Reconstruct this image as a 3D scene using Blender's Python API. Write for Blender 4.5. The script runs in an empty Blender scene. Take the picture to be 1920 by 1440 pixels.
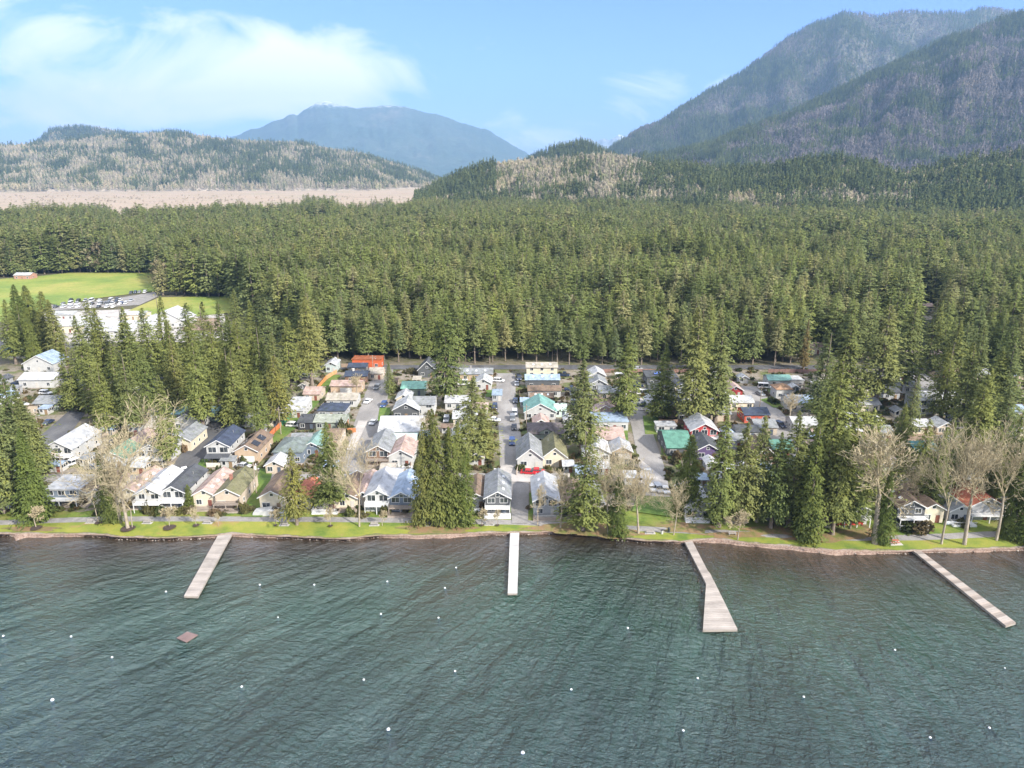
import bpy, math, random
import numpy as np
from mathutils import Vector, Matrix, noise as mnoise
R = math.radians
rz_ = random.Random(11); random.seed(7); rng = np.random.default_rng(7)
scene = bpy.context.scene
COL = bpy.data.collections.new('village'); scene.collection.children.link(COL)

# ------------------------------------------------------------------ camera geometry
CAMH = 85.0; F = 1331.0; TH = R(16.7); GZ = 1.0
cT, sT = math.cos(TH), math.sin(TH)
def ray(px, py):
    a = (px-960)/F; b = (720-py)/F
    return (a, cT + b*sT, -sT + b*cT)
def G(px, py, z=GZ):
    d = ray(px, py); t = (z-CAMH)/d[2]
    return (d[0]*t, d[1]*t)
def zat(px, py, Y):
    d = ray(px, py); return CAMH + d[2]/d[1]*Y
def xat(px, py, Y):
    d = ray(px, py); return d[0]/d[1]*Y
def project(X, Y, Z):
    dz = Z-CAMH
    dep = Y*cT - dz*sT; up = Y*sT + dz*cT
    return 960 + F*X/dep, 720 - F*up/dep
def interp(pts, x):
    return float(np.interp(x, [p[0] for p in pts], [p[1] for p in pts]))

cam_d = bpy.data.cameras.new('camera'); cam = bpy.data.objects.new('camera', cam_d); COL.objects.link(cam)
cam_d.sensor_width = 36; cam_d.lens = 36*F/1920; cam_d.clip_start = 1; cam_d.clip_end = 60000
cam.location = (0, 0, CAMH); cam.rotation_euler = (R(90)-TH, 0, 0); scene.camera = cam

# ------------------------------------------------------------------ materials
_mats = {}
def nodes_of(name):
    m = bpy.data.materials.new(name); m.use_nodes = True
    nt = m.node_tree; b = nt.nodes['Principled BSDF']
    return m, nt, b
def ramp(nt, fac, stops, interp_='LINEAR'):
    r = nt.nodes.new('ShaderNodeValToRGB'); r.color_ramp.interpolation = interp_
    el = r.color_ramp.elements
    while len(el) > 1: el.remove(el[-1])
    el[0].position = stops[0][0]; c = stops[0][1]; el[0].color = (*c, 1) if len(c) == 3 else c
    for p, c in stops[1:]:
        e = el.new(p); e.color = (*c, 1) if len(c) == 3 else c
    nt.links.new(fac, r.inputs[0]); return r.outputs[0]
def mixc(nt, fac, a, b, mode='MIX'):
    n = nt.nodes.new('ShaderNodeMix'); n.data_type = 'RGBA'; n.blend_type = mode
    for s, v in ((n.inputs[0], fac), (n.inputs[6], a), (n.inputs[7], b)):
        if hasattr(v, 'links'): nt.links.new(v, s)
        else: s.default_value = v if not isinstance(v, tuple) or len(v) == 4 else (*v, 1)
    return n.outputs[2]
def mth(nt, op, a, b=None, c=None):
    n = nt.nodes.new('ShaderNodeMath'); n.operation = op
    for i, v in enumerate((a, b, c)):
        if v is None: continue
        if hasattr(v, 'links'): nt.links.new(v, n.inputs[i])
        else: n.inputs[i].default_value = v
    return n.outputs[0]
def noise(nt, vec, scale, detail=4, rough=.55, dist=0):
    n = nt.nodes.new('ShaderNodeTexNoise'); n.inputs['Scale'].default_value = scale
    n.inputs['Detail'].default_value = detail; n.inputs['Roughness'].default_value = rough
    n.inputs['Distortion'].default_value = dist
    if vec is not None: nt.links.new(vec, n.inputs['Vector'])
    return n.outputs[0]
def coord(nt, which='Object'):
    return nt.nodes.new('ShaderNodeTexCoord').outputs[which]
def geo_pos(nt):
    return nt.nodes.new('ShaderNodeNewGeometry').outputs['Position']
def mapv(nt, vec, scale=(1,1,1), rot=(0,0,0), loc=(0,0,0)):
    n = nt.nodes.new('ShaderNodeMapping'); nt.links.new(vec, n.inputs[0])
    n.inputs['Scale'].default_value = scale; n.inputs['Rotation'].default_value = rot; n.inputs['Location'].default_value = loc
    return n.outputs[0]
def bump(nt, b, h, strength=.5, dist=.1):
    n = nt.nodes.new('ShaderNodeBump'); n.inputs['Strength'].default_value = strength; n.inputs['Distance'].default_value = dist
    nt.links.new(h, n.inputs['Height']); nt.links.new(n.outputs[0], b.inputs['Normal']); return n

def M(col, rough=.7, var=.25, scale=1.5, metal=0.0, kind='plain'):
    key = (tuple(col), rough, var, scale, metal, kind)
    if key in _mats: return _mats[key]
    m, nt, b = nodes_of(kind + '_paint'); L = nt.links
    b.inputs['Roughness'].default_value = rough; b.inputs['Metallic'].default_value = metal
    tc = coord(nt); pos = geo_pos(nt)
    dark = tuple(c*(1-var) for c in col); lite = tuple(min(1, c*(1+var*.6)+.01) for c in col)
    n1 = noise(nt, pos, scale*.35, 5, .65)
    c = ramp(nt, n1, [(.3, dark), (.5, col), (.72, lite)])
    if kind == 'shingle':
        br = nt.nodes.new('ShaderNodeTexBrick'); br.inputs['Scale'].default_value = 1.0
        br.inputs['Brick Width'].default_value = .9; br.inputs['Row Height'].default_value = .32; br.inputs['Mortar Size'].default_value = .03
        br.inputs['Color1'].default_value = (.78,.78,.78,1); br.inputs['Color2'].default_value = (1.1,1.1,1.1,1); br.inputs['Mortar'].default_value = (.55,.55,.55,1)
        L.new(mapv(nt, tc, (1,1,1.2)), br.inputs['Vector'])
        c = mixc(nt, .7, c, br.outputs[0], 'MULTIPLY')
        st = noise(nt, mapv(nt, pos, (.9,.25,.9)), 1.2, 4, .7)
        c = mixc(nt, ramp(nt, st, [(.5, (0,0,0)), (.75, (.55,.55,.55))]), c, (col[0]*.45+.02, col[1]*.5+.03, col[2]*.3, 1))
        bump(nt, b, br.outputs[1], .4, .03)
    elif kind == 'metal':
        w = nt.nodes.new('ShaderNodeTexWave'); w.bands_direction = 'DIAGONAL' if False else 'Y'; w.inputs['Scale'].default_value = .75
        L.new(tc, w.inputs[0])
        s = ramp(nt, w.outputs[1], [(.86, (1,1,1)), (.97, (.6,.6,.62))])
        c = mixc(nt, .8, c, s, 'MULTIPLY')
        st = noise(nt, mapv(nt, pos, (1.5,.2,1)), .9, 5, .7)
        c = mixc(nt, ramp(nt, st, [(.48, (0,0,0)), (.8, (.45,.45,.45))]), c, (col[0]*.5, col[1]*.5, col[2]*.46, 1))
        bump(nt, b, w.outputs[1], .3, .05)
    elif kind == 'siding':
        w = nt.nodes.new('ShaderNodeTexWave'); w.bands_direction = 'Z'; w.wave_profile = 'SAW'; w.inputs['Scale'].default_value = 1.3
        L.new(tc, w.inputs[0])
        s = ramp(nt, w.outputs[1], [(.0, (.72,.72,.72)), (.16, (1,1,1))])
        c = mixc(nt, .7, c, s, 'MULTIPLY')
        bump(nt, b, w.outputs[1], .3, .03)
    elif kind == 'deck':
        w = nt.nodes.new('ShaderNodeTexWave'); w.bands_direction = 'Y'; w.inputs['Scale'].default_value = 1.0
        w.inputs['Distortion'].default_value = .6
        L.new(tc, w.inputs[0])
        s = ramp(nt, w.outputs[1], [(.0, (.6,.57,.53)), (.25, (1,1,1))])
        c = mixc(nt, .65, c, s, 'MULTIPLY')
        st = noise(nt, mapv(nt, pos, (.6,.1,1)), 1.5, 5, .7)
        c = mixc(nt, ramp(nt, st, [(.45, (0,0,0)), (.75, (.6,.6,.6))]), c, tuple(x*.6 for x in col)+(1,))
    L.new(c, b.inputs['Base Color'])
    _mats[key] = m; return m

def glass_mat():
    if 'glass' in _mats: return _mats['glass']
    m, nt, b = nodes_of('window_glass')
    c = ramp(nt, noise(nt, geo_pos(nt), .35, 2), [(.4, (.02,.025,.03)), (.6, (.07,.08,.09))])
    nt.links.new(c, b.inputs['Base Color']); b.inputs['Roughness'].default_value = .08
    b.inputs['Specular IOR Level'].default_value = .7
    _mats['glass'] = m; return m

def foliage(name, cols, trans=.2, sc=.35, crown=True):
    m, nt, b = nodes_of(name); L = nt.links
    oi = nt.nodes.new('ShaderNodeObjectInfo').outputs['Random']
    n = len(cols); base = ramp(nt, oi, [(i/(n-1), c) for i, c in enumerate(cols)])
    nz = noise(nt, geo_pos(nt), sc, 3, .6)
    v = ramp(nt, nz, [(.28, (.7,.73,.74)), (.5, (1,1,1)), (.75, (1.28,1.22,1.0))])
    c = mixc(nt, 1.0, base, v, 'MULTIPLY')
    d = nt.nodes.new('ShaderNodeBsdfDiffuse'); t = nt.nodes.new('ShaderNodeBsdfTranslucent')
    L.new(c, d.inputs[0]); L.new(c, t.inputs[0])
    if crown:   # shading normals bent outward and up to brighten crowns; sprays stay unturned
        ob = nt.nodes.new('ShaderNodeVectorMath'); ob.operation = 'MULTIPLY'; L.new(coord(nt), ob.inputs[0]); ob.inputs[1].default_value = (.45, .45, 0)
        ad = nt.nodes.new('ShaderNodeVectorMath'); ad.operation = 'ADD'; L.new(ob.outputs[0], ad.inputs[0]); ad.inputs[1].default_value = (0, 0, .9)
        vt = nt.nodes.new('ShaderNodeVectorTransform'); vt.vector_type = 'NORMAL'; vt.convert_from = 'OBJECT'; vt.convert_to = 'WORLD'; L.new(ad.outputs[0], vt.inputs[0])
        ge = nt.nodes.new('ShaderNodeNewGeometry').outputs['Normal']
        sc_ = nt.nodes.new('ShaderNodeVectorMath'); sc_.operation = 'SCALE'; L.new(ge, sc_.inputs[0]); sc_.inputs['Scale'].default_value = .55
        a2 = nt.nodes.new('ShaderNodeVectorMath'); a2.operation = 'ADD'; L.new(vt.outputs[0], a2.inputs[0]); L.new(sc_.outputs[0], a2.inputs[1])
        nn = nt.nodes.new('ShaderNodeVectorMath'); nn.operation = 'NORMALIZE'; L.new(a2.outputs[0], nn.inputs[0])
        L.new(nn.outputs[0], d.inputs['Normal']); L.new(nn.outputs[0], t.inputs['Normal'])
    mx = nt.nodes.new('ShaderNodeMixShader'); mx.inputs[0].default_value = trans
    L.new(d.outputs[0], mx.inputs[1]); L.new(t.outputs[0], mx.inputs[2])
    L.new(mx.outputs[0], nt.nodes['Material Output'].inputs[0]); nt.nodes.remove(b)
    return m
FIR = foliage('fir_needles', [(.15,.185,.065), (.185,.215,.07), (.215,.235,.075), (.165,.195,.08), (.24,.245,.085)])
CEDAR = foliage('cedar_sprays', [(.12,.155,.045), (.16,.18,.055), (.19,.195,.065)])
GOLD = foliage('golden_sprays', [(.24,.22,.065), (.21,.21,.065), (.26,.235,.08)])
RUST = foliage('browning_needles', [(.2,.14,.06), (.19,.15,.065)])
WOODF = foliage('forest_needles', [(.18,.22,.08), (.205,.245,.085), (.23,.265,.09), (.18,.22,.1), (.25,.275,.1), (.3,.29,.14), (.215,.25,.085), (.185,.22,.08)], sc=.03)
HILLF = foliage('hill_needles', [(.125,.165,.085), (.16,.2,.085), (.21,.235,.095)], sc=.012)
BAREF = foliage('bare_twigs_far', [(.47,.41,.3), (.55,.47,.36), (.42,.38,.27), (.36,.37,.2)], sc=.012)
BAREV = foliage('bare_twigs_violet', [(.23,.2,.2), (.32,.28,.28), (.18,.165,.165)], sc=.012)
SHRUB = foliage('shrub_leaves', [(.10,.11,.04), (.15,.11,.055), (.08,.10,.04), (.18,.13,.08), (.07,.09,.04), (.13,.14,.05)], sc=.8)
def bark(name, c1, c2):
    m, nt, b = nodes_of(name)
    n = noise(nt, mapv(nt, coord(nt), (2,2,.5)), 1.6, 5, .7)
    nt.links.new(ramp(nt, n, [(.35, c1), (.65, c2)]), b.inputs['Base Color']); b.inputs['Roughness'].default_value = .9
    return m
FIRBARK = bark('fir_bark', (.12,.09,.07), (.24,.2,.16))
PALEBARK = bark('pale_bark', (.22,.18,.13), (.44,.38,.3))
TWIG = bark('pale_twigs', (.3,.25,.15), (.5,.42,.27))

# ------------------------------------------------------------------ mesh builder
class MB:
    def __init__(s): s.v = []; s.f = []
    def poly(s, pts):
        n = len(s.v); s.v += [tuple(p) for p in pts]; s.f.append(tuple(range(n, n+len(pts))))
    def box(s, x0, y0, z0, x1, y1, z1):
        n = len(s.v)
        s.v += [(x0,y0,z0),(x1,y0,z0),(x1,y1,z0),(x0,y1,z0),(x0,y0,z1),(x1,y0,z1),(x1,y1,z1),(x0,y1,z1)]
        for q in ((0,3,2,1),(4,5,6,7),(0,1,5,4),(1,2,6,5),(2,3,7,6),(3,0,4,7)): s.f.append(tuple(n+i for i in q))
    def extr(s, prof, a, b, axis='y'):      # prof in (u, z), extruded along axis from a to b
        n = len(s.v); k = len(prof)
        for t in (a, b):
            for u, z in prof: s.v.append((u, t, z) if axis == 'y' else (t, u, z))
        s.f.append(tuple(n+i for i in range(k))); s.f.append(tuple(n+k+i for i in reversed(range(k))))
        for i in range(k):
            j = (i+1) % k; s.f.append((n+i, n+k+i, n+k+j, n+j))
    def slab(s, pts, z0, z1):               # polygon in xy with thickness
        n = len(s.v); k = len(pts)
        for z in (z0, z1): s.v += [(p[0], p[1], z) for p in pts]
        s.f.append(tuple(n+i for i in reversed(range(k)))); s.f.append(tuple(n+k+i for i in range(k)))
        for i in range(k):
            j = (i+1) % k; s.f.append((n+i, n+j, n+k+j, n+k+i))
    def tube(s, p0, p1, r0, r1, n=6, caps=True):
        p0 = Vector(p0); p1 = Vector(p1); d = (p1-p0)
        if d.length < 1e-6: return
        q = d.to_track_quat('Z', 'Y').to_matrix(); k = len(s.v)
        for p, r in ((p0, r0), (p1, r1)):
            for i in range(n):
                a = 2*math.pi*i/n; s.v.append(tuple(p + q @ Vector((math.cos(a)*r, math.sin(a)*r, 0))))
        for i in range(n):
            j = (i+1) % n; s.f.append((k+i, k+j, k+n+j, k+n+i))
        if caps: s.f.append(tuple(k+n+i for i in range(n))); s.f.append(tuple(k+i for i in reversed(range(n))))
    def lathe(s, prof, n=12, cx=0, cy=0):
        k = len(s.v)
        for r, z in prof:
            for i in range(n):
                a = 2*math.pi*i/n; s.v.append((cx+math.cos(a)*r, cy+math.sin(a)*r, z))
        for p in range(len(prof)-1):
            for i in range(n):
                j = (i+1) % n; s.f.append((k+p*n+i, k+p*n+j, k+(p+1)*n+j, k+(p+1)*n+i))
    def mesh(s, name, mat, smooth=False, recalc=True):
        me = bpy.data.meshes.new(name); me.from_pydata(s.v, [], s.f)
        if mat: me.materials.append(mat)
        if recalc:
            import bmesh
            bm = bmesh.new(); bm.from_mesh(me); bmesh.ops.recalc_face_normals(bm, faces=bm.faces[:]); bm.to_mesh(me); bm.free()
        if smooth: me.polygons.foreach_set('use_smooth', [True]*len(me.polygons))
        me.update(); return me
    def build(s, name, mat, parent=None, **k):
        return link(name, s.mesh(name, mat, **k), parent)
def link(name, me, parent=None):
    o = bpy.data.objects.new(name, me); COL.objects.link(o)
    if parent: o.parent = parent
    return o
def tag(o, label=None, cat=None, group=None, kind=None):
    if label: o['label'] = label
    if cat: o['category'] = cat
    if group: o['group'] = group
    if kind: o['kind'] = kind
    return o
def thing(name, label, cat, loc, rz=0, group=None, sc=1):
    o = bpy.data.objects.new(name, None); COL.objects.link(o)
    o.location = loc; o.rotation_euler = (0, 0, rz); o.scale = (sc,)*3 if not isinstance(sc, tuple) else sc
    o.empty_display_size = .5
    return tag(o, label, cat, group)
def copy_tree(o, parent=None):
    c = o.copy(); COL.objects.link(c)
    if parent: c.parent = parent
    for ch in o.children: copy_tree(ch, c)
    return c
def np_mesh(name, V, Fq, mat, smooth=False):
    """V (n,3), Fq (m,k)"""
    me = bpy.data.meshes.new(name); n = len(V); m, k = Fq.shape
    me.vertices.add(n); me.vertices.foreach_set('co', np.asarray(V, np.float32).ravel())
    me.loops.add(m*k); me.loops.foreach_set('vertex_index', Fq.astype(np.int32).ravel())
    me.polygons.add(m); me.polygons.foreach_set('loop_start', np.arange(0, m*k, k, dtype=np.int32))
    me.polygons.foreach_set('use_smooth', np.full(m, smooth))
    if mat: me.materials.append(mat)
    me.update(calc_edges=True); return me

# ------------------------------------------------------------------ tree meshes
def sprays(C, D, W, Lh, rr, flat=.5):
    """diamond shaped sprays: centres C, directions D, half width W, half length Lh"""
    n = len(C); D = D/np.linalg.norm(D, axis=1, keepdims=True)
    up = np.tile([0,0,1.0], (n,1)) + rr.normal(0, flat, (n,3))
    S = np.cross(D, up); S /= np.linalg.norm(S, axis=1, keepdims=True)+1e-9
    Lh = Lh[:,None]; W = W[:,None]
    V = np.stack([C-D*Lh, C+S*W+D*Lh*rr.uniform(-.3,.5,(n,1)), C+D*Lh, C-S*W+D*Lh*rr.uniform(-.3,.5,(n,1))], 1).reshape(-1,3)
    return V, np.arange(4*n).reshape(n,4)
def conifer(seed, h=30, r=4.0, base=.12, levels=70, nb=7, nc=8, size=.55, droop=.35, power=.8, irr=.3, mat=None, name='crown'):
    rr = np.random.default_rng(seed); C=[]; D=[]; W=[]; Ls=[]
    lean = rr.normal(0, .012, 2)
    gaps = rr.uniform(0, 2*math.pi, 3)
    for i in range(levels):
        t = (i + rr.uniform(-.4,.4))/levels; t = min(max(t, 0), 1)
        z = h*(base + (1-base)*t)
        prof = (1-t)**power*(min(1, .45+t*4.5)) + .015
        for k in range(nb):
            az = rr.uniform(0, 2*math.pi)
            lob = 1 + .22*math.sin(2*az+gaps[0]) + .14*math.sin(3*az+gaps[1]+t*6)
            L = r*prof*lob*(1+irr*rr.normal())
            if L < .15: L = .15
            if rr.random() < .1 and t < .7: L *= 1.3
            dx, dy = math.cos(az), math.sin(az)
            m = max(2, int(nc*min(1, L/r+.25)))
            ss = rr.uniform(.2, 1, m)**.7
            dr = droop*(1-.5*t)
            zz = z + L*ss*(.28*t+.05) - dr*L*ss**2
            side = rr.normal(0, .13*L+.06, m)*ss
            C.append(np.stack([lean[0]*z+dx*L*ss - dy*side, lean[1]*z+dy*L*ss + dx*side, zz+rr.normal(0,.12,m)], 1))
            D.append(np.stack([dx+rr.normal(0,.5,m), dy+rr.normal(0,.5,m), -dr*1.5+rr.normal(0,.35,m)], 1))
            sc = size*(.55+.6*(1-t))*rr.uniform(.6,1.3,m)
            W.append(sc*.42); Ls.append(sc)
    V, Fq = sprays(np.concatenate(C), np.concatenate(D), np.concatenate(W), np.concatenate(Ls), rr)
    return np_mesh(name, V, Fq, mat)
def trunk_mesh(seed, h, r, mat, base=.12, limbs=14, name='trunk'):
    rr = random.Random(seed); m = MB(); pts = []
    for i in range(7):
        t = i/6; pts.append((rr.gauss(0,.05)*t*2, rr.gauss(0,.05)*t*2, h*t*.985))
    for i in range(6):
        fl = 1.35 if i == 0 else 1
        m.tube(pts[i], pts[i+1], r*fl*(1-i/6)+.04, r*(1-(i+1)/6)+.04, 7, caps=False)
    for i in range(limbs):
        z = h*(base*.5 + rr.random()*.5); a = rr.random()*6.28; L = rr.uniform(1, 3)
        m.tube((0,0,z), (math.cos(a)*L, math.sin(a)*L, z-.1*L), .07, .02, 3, caps=False)
    return m.mesh(name, mat, smooth=True, recalc=False)

def bare_tree(seed, h=24, r=.4, spread=.55, depth=6, twigs=1.0, vase=.35):
    """returns (trunk mesh, branches mesh)"""
    rr = random.Random(seed); T = MB(); B = MB()
    def rnd(): return Vector((rr.gauss(0,1), rr.gauss(0,1), rr.gauss(0,1)))
    def grow(p, d, L, rad, lev):
        segs = 3 if lev < 3 else 2
        q = p; dd = d
        for s in range(segs):
            dd = (dd + rnd()*((.035 if lev == 0 else .09)+.03*lev) + Vector((0,0,.1))).normalized()
            e = q + dd*L/segs
            r0 = rad*(1-s/segs*.4); r1 = rad*(1-(s+1)/segs*.4)
            (T if lev == 0 else B).tube(q, e, r0, r1, 6 if lev == 0 else (5 if lev < 3 else 3), caps=False)
            q = e
            if lev >= 1 and lev < depth and s < segs-1:
                nd = (dd + rnd()*.8).normalized(); grow(q, nd, L*rr.uniform(.45,.65), r1*.5, lev+1 if lev < 3 else lev+2)
        if lev < depth:
            n = 3 if lev < 4 else 2
            for k in range(n):
                nd = (dd*(1.0 if lev else .8) + rnd()*spread).normalized(); nd.z += .12; nd.normalize()
                grow(q, nd, L*rr.uniform(.6,.82)*(1 if lev else vase/.35*.7), max(.04, rad*.6*rr.uniform(.6,.85)), lev+1)
    grow(Vector((0,0,0)), Vector((rr.gauss(0,.03), rr.gauss(0,.03), 1)).normalized(), h*vase, r, 0)
    zmax = max(v[2] for v in B.v); k = h/zmax
    for m in (T, B): m.v = [(v[0]*k, v[1]*k, v[2]*k) for v in m.v]
    return T.mesh('trunk', PALEBARK, smooth=True, recalc=False), B.mesh('branches', TWIG, smooth=False, recalc=False)

def blob_shrub(seed, n=320, rx=1, rz=.8, size=.22, mat=None):
    rr = np.random.default_rng(seed)
    d = rr.normal(0,1,(n,3)); d /= np.linalg.norm(d, axis=1, keepdims=True); d[:,2] = np.abs(d[:,2])
    rad = rr.uniform(.55,1.05,(n,1)); lob = 1+.22*np.sin(d[:,:1]*5+seed)+.2*np.cos(d[:,1:2]*4+seed)
    C = d*rad*lob*np.array([rx,rx,rz]); C[:,2] += .1
    V, Fq = sprays(C, d+rr.normal(0,.6,(n,3)), rr.uniform(.5,1,n)*size, rr.uniform(.7,1.4,n)*size, rr, 1.0)
    return np_mesh('foliage', V, Fq, mat or SHRUB)

# hero prototypes (mesh pairs), all about 30 m tall: (trunk, crown)
def pair(seed, mat, **k):
    h = k.get('h', 30)
    return (trunk_mesh(seed, h, k.pop('tr', .42), FIRBARK, k.get('base', .12)), conifer(seed, mat=mat, **k), h)
PROTO = {
 'fir':   [pair(11, FIR, r=4.3, base=.10, levels=80, nb=9, nc=14, size=.40, droop=.35), pair(12, FIR, r=3.8, base=.16, levels=76, nb=9, nc=14, size=.40, droop=.45, irr=.36),
           pair(13, FIR, r=4.6, base=.08, levels=84, nb=9, nc=14, size=.40, droop=.3, power=.9), pair(14, FIR, r=4.0, base=.2, levels=74, nb=9, nc=13, size=.40, droop=.4, power=.65, irr=.4)],
 'cedar': [pair(21, CEDAR, r=4.2, base=.03, levels=95, nb=10, nc=13, size=.40, droop=.7, power=.6, irr=.16), pair(22, CEDAR, r=3.7, base=.04, levels=95, nb=10, nc=13, size=.40, droop=.75, power=.7, irr=.2)],
 'gold':  [pair(31, GOLD, r=3.6, base=.14, levels=80, nb=8, nc=8, size=.5, droop=.5, power=.6, irr=.3)],
 'rust':  [pair(32, RUST, r=3.0, base=.1, levels=80, nb=8, nc=8, size=.5, droop=.4, power=.8, irr=.3)],
 'wood':  [pair(41, WOODF, r=3.9, base=.2, levels=52, nb=9, nc=12, size=.46, droop=.35, power=.7, irr=.3, tr=.3), pair(42, WOODF, r=3.5, base=.27, levels=50, nb=9, nc=12, size=.46, droop=.3, power=.6, irr=.34, tr=.28),
           pair(43, WOODF, r=4.2, base=.14, levels=56, nb=9, nc=12, size=.46, droop=.4, power=.75, irr=.26, tr=.3), pair(44, WOODF, r=3.2, base=.33, levels=46, nb=9, nc=12, size=.46, droop=.25, power=.65, irr=.4, tr=.26)],
}
BARE = [bare_tree(51, 24, .34, .42, vase=.22), bare_tree(52, 24, .32, .38, vase=.3), bare_tree(53, 24, .36, .5, vase=.45)]
POPLAR = [bare_tree(57, 24, .36, .3, vase=.42), bare_tree(58, 24, .34, .34, vase=.36), bare_tree(59, 24, .36, .27, vase=.3)]
SAPL = [bare_tree(61, 6, .10, .45, depth=5, vase=.35), bare_tree(62, 6, .09, .55, depth=5, vase=.3)]

footprints = []       # (x0,x1,y0,y1)
def clear_x(X, Y, pad=.9):
    for _ in range(3):
        for (a, b, c, d) in footprints:
            if a-pad < X < b+pad and c-pad < Y < d+pad:
                X = a-pad if X-a < b-X else b+pad
    return X
tree_count = 0
def tree(kind, X, Y, h, label, group=None, wide=1.0, name=None, fix=False):
    global tree_count; tree_count += 1
    if not fix: X = clear_x(X, Y)
    rz = random.uniform(0, 6.28)
    if kind in PROTO:
        tm, cm, h0 = random.choice(PROTO[kind]); k = h/h0
        nm = name or {'fir':'fir_tree','cedar':'cedar_tree','gold':'cedar_tree','rust':'fir_tree','wood':'fir_tree'}[kind]
        o = thing(nm, label, 'tree', (X, Y, GZ-.15), rz, group, (k*wide*random.uniform(.93,1.07),)*2+(k,))
        link('trunk', tm, o); link('crown', cm, o)
    else:
        tm, bm_ = random.choice({'bare':BARE,'poplar':POPLAR}.get(kind, SAPL)); k = h/(24 if kind in ('bare','poplar') else 6)
        o = thing(name or 'bare_tree', label, 'tree', (X, Y, GZ-.1), rz, group, (k*wide,)*2+(k,))
        link('trunk', tm, o); link('branches', bm_, o)
    return o

# ------------------------------------------------------------------ instanced stuff
_gn = None
def gn_group():
    global _gn
    if _gn: return _gn
    g = bpy.data.node_groups.new('scatter', 'GeometryNodeTree'); _gn = g
    g.interface.new_socket('Geometry', in_out='INPUT', socket_type='NodeSocketGeometry')
    g.interface.new_socket('Protos', in_out='INPUT', socket_type='NodeSocketCollection')
    g.interface.new_socket('Geometry', in_out='OUTPUT', socket_type='NodeSocketGeometry')
    N = g.nodes; L = g.links
    gi = N.new('NodeGroupInput'); go = N.new('NodeGroupOutput')
    ip = N.new('GeometryNodeInstanceOnPoints'); ci = N.new('GeometryNodeCollectionInfo')
    ci.inputs['Separate Children'].default_value = True; ci.inputs['Reset Children'].default_value = True
    def attr(n, t):
        a = N.new('GeometryNodeInputNamedAttribute'); a.data_type = t; a.inputs[0].default_value = n
        return a.outputs[0]
    L.new(gi.outputs[0], ip.inputs['Points']); L.new(gi.outputs[1], ci.inputs[0]); L.new(ci.outputs[0], ip.inputs['Instance'])
    ip.inputs['Pick Instance'].default_value = True
    L.new(attr('idx', 'INT'), ip.inputs['Instance Index'])
    L.new(attr('rot', 'FLOAT_VECTOR'), ip.inputs['Rotation']); L.new(attr('scl', 'FLOAT_VECTOR'), ip.inputs['Scale'])
    L.new(ip.outputs[0], go.inputs[0]); return g
def scatter(name, P, idx, scl, protos, label, cat, flat=None):
    """one object of stuff: P (n,3), scl (n,3)"""
    n = len(P); me = bpy.data.meshes.new(name)
    me.vertices.add(n); me.vertices.foreach_set('co', np.asarray(P, np.float32).ravel())
    a = me.attributes.new('idx', 'INT', 'POINT'); a.data.foreach_set('value', np.asarray(idx, np.int32))
    a = me.attributes.new('scl', 'FLOAT_VECTOR', 'POINT'); a.data.foreach_set('vector', np.asarray(scl, np.float32).ravel())
    rot = np.zeros((n,3), np.float32); rot[:,2] = rng.uniform(0, 6.28, n)
    a = me.attributes.new('rot', 'FLOAT_VECTOR', 'POINT'); a.data.foreach_set('vector', rot.ravel())
    me.update()
    o = link(name, me)
    pc = bpy.data.collections.new(name+'_kinds')
    for i, mm in enumerate(protos):
        po = bpy.data.objects.new('%s_kind_%02d' % (name, i), mm); pc.objects.link(po)
    md = o.modifiers.new('scatter', 'NODES'); md.node_group = gn_group()
    sid = [s.identifier for s in md.node_group.interface.items_tree if s.name == 'Protos'][0]
    md[sid] = pc
    return tag(o, label, cat, kind='stuff')
def joined(me_a, me_b, name):
    """trunk + crown in one mesh with two materials (only for instanced stuff)"""
    import bmesh
    me = bpy.data.meshes.new(name); bm = bmesh.new(); bm.from_mesh(me_a); nf = len(bm.faces)
    bm.from_mesh(me_b); bm.faces.ensure_lookup_table()
    for i, f in enumerate(bm.faces): f.material_index = 0 if i < nf else 1
    bm.to_mesh(me); bm.free(); me.materials.append(me_a.materials[0]); me.materials.append(me_b.materials[0]); return me

# ------------------------------------------------------------------ ground
SHORE0 = [(-900,1004),(-100,1003),(0,1004),(26,1007),(30,1018),(40,1012),(70,1010),(200,1007),(215,1010),(295,1013),(370,1011),(440,1009),(560,1011),(650,1015),(700,1009),(740,1011),(800,1013),(850,1011),(900,1006),(960,1005),(1050,1002),(1100,1006),(1160,1013),(1210,1018),(1280,1021),(1320,1019),(1400,1026),(1500,1036),(1560,1043),(1650,1042),(1700,1038),(1800,1039),(1920,1034),(2800,1030)]
SHORE = [(x, y-2.2) for x, y in SHORE0]
LAWN = [(-900,998),(0,1000),(60,1000),(120,1000),(200,1002),(215,1006),(300,1008),(370,1005),(440,1000),(560,1006),(650,1010),(700,1003),(800,1003),(900,998),(960,998),(1050,995),(1100,1000),(1160,1008),(1210,1013),(1280,1015),(1340,1009),(1400,1017),(1500,1025),(1560,1031),(1650,1032),(1700,1033),(1760,1030),(1920,1026),(2800,1020)]
PATHC = [(-900,985),(0,980),(100,976),(200,973),(440,973),(600,974),(720,975),(960,979),(1050,983),(1150,989),(1300,996),(1450,1003),(1600,1009),(1720,1008),(1920,999),(2800,990)]
def line_w(pts, z=GZ):     # pixel polyline -> world polyline function Y(X)
    w = [G(x, y, z) for x, y in pts]
    return lambda X: np.interp(X, [p[0] for p in w], [p[1] for p in w])
shoreY = line_w(SHORE, 0.0); lawnY = line_w(LAWN, .9); pathY = line_w(PATHC)
def wob(X, a=.5):
    return a*(np.sin(X*.9)+.6*np.sin(X*2.3+1)+.5*np.sin(X*.37+2))*.5
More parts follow.
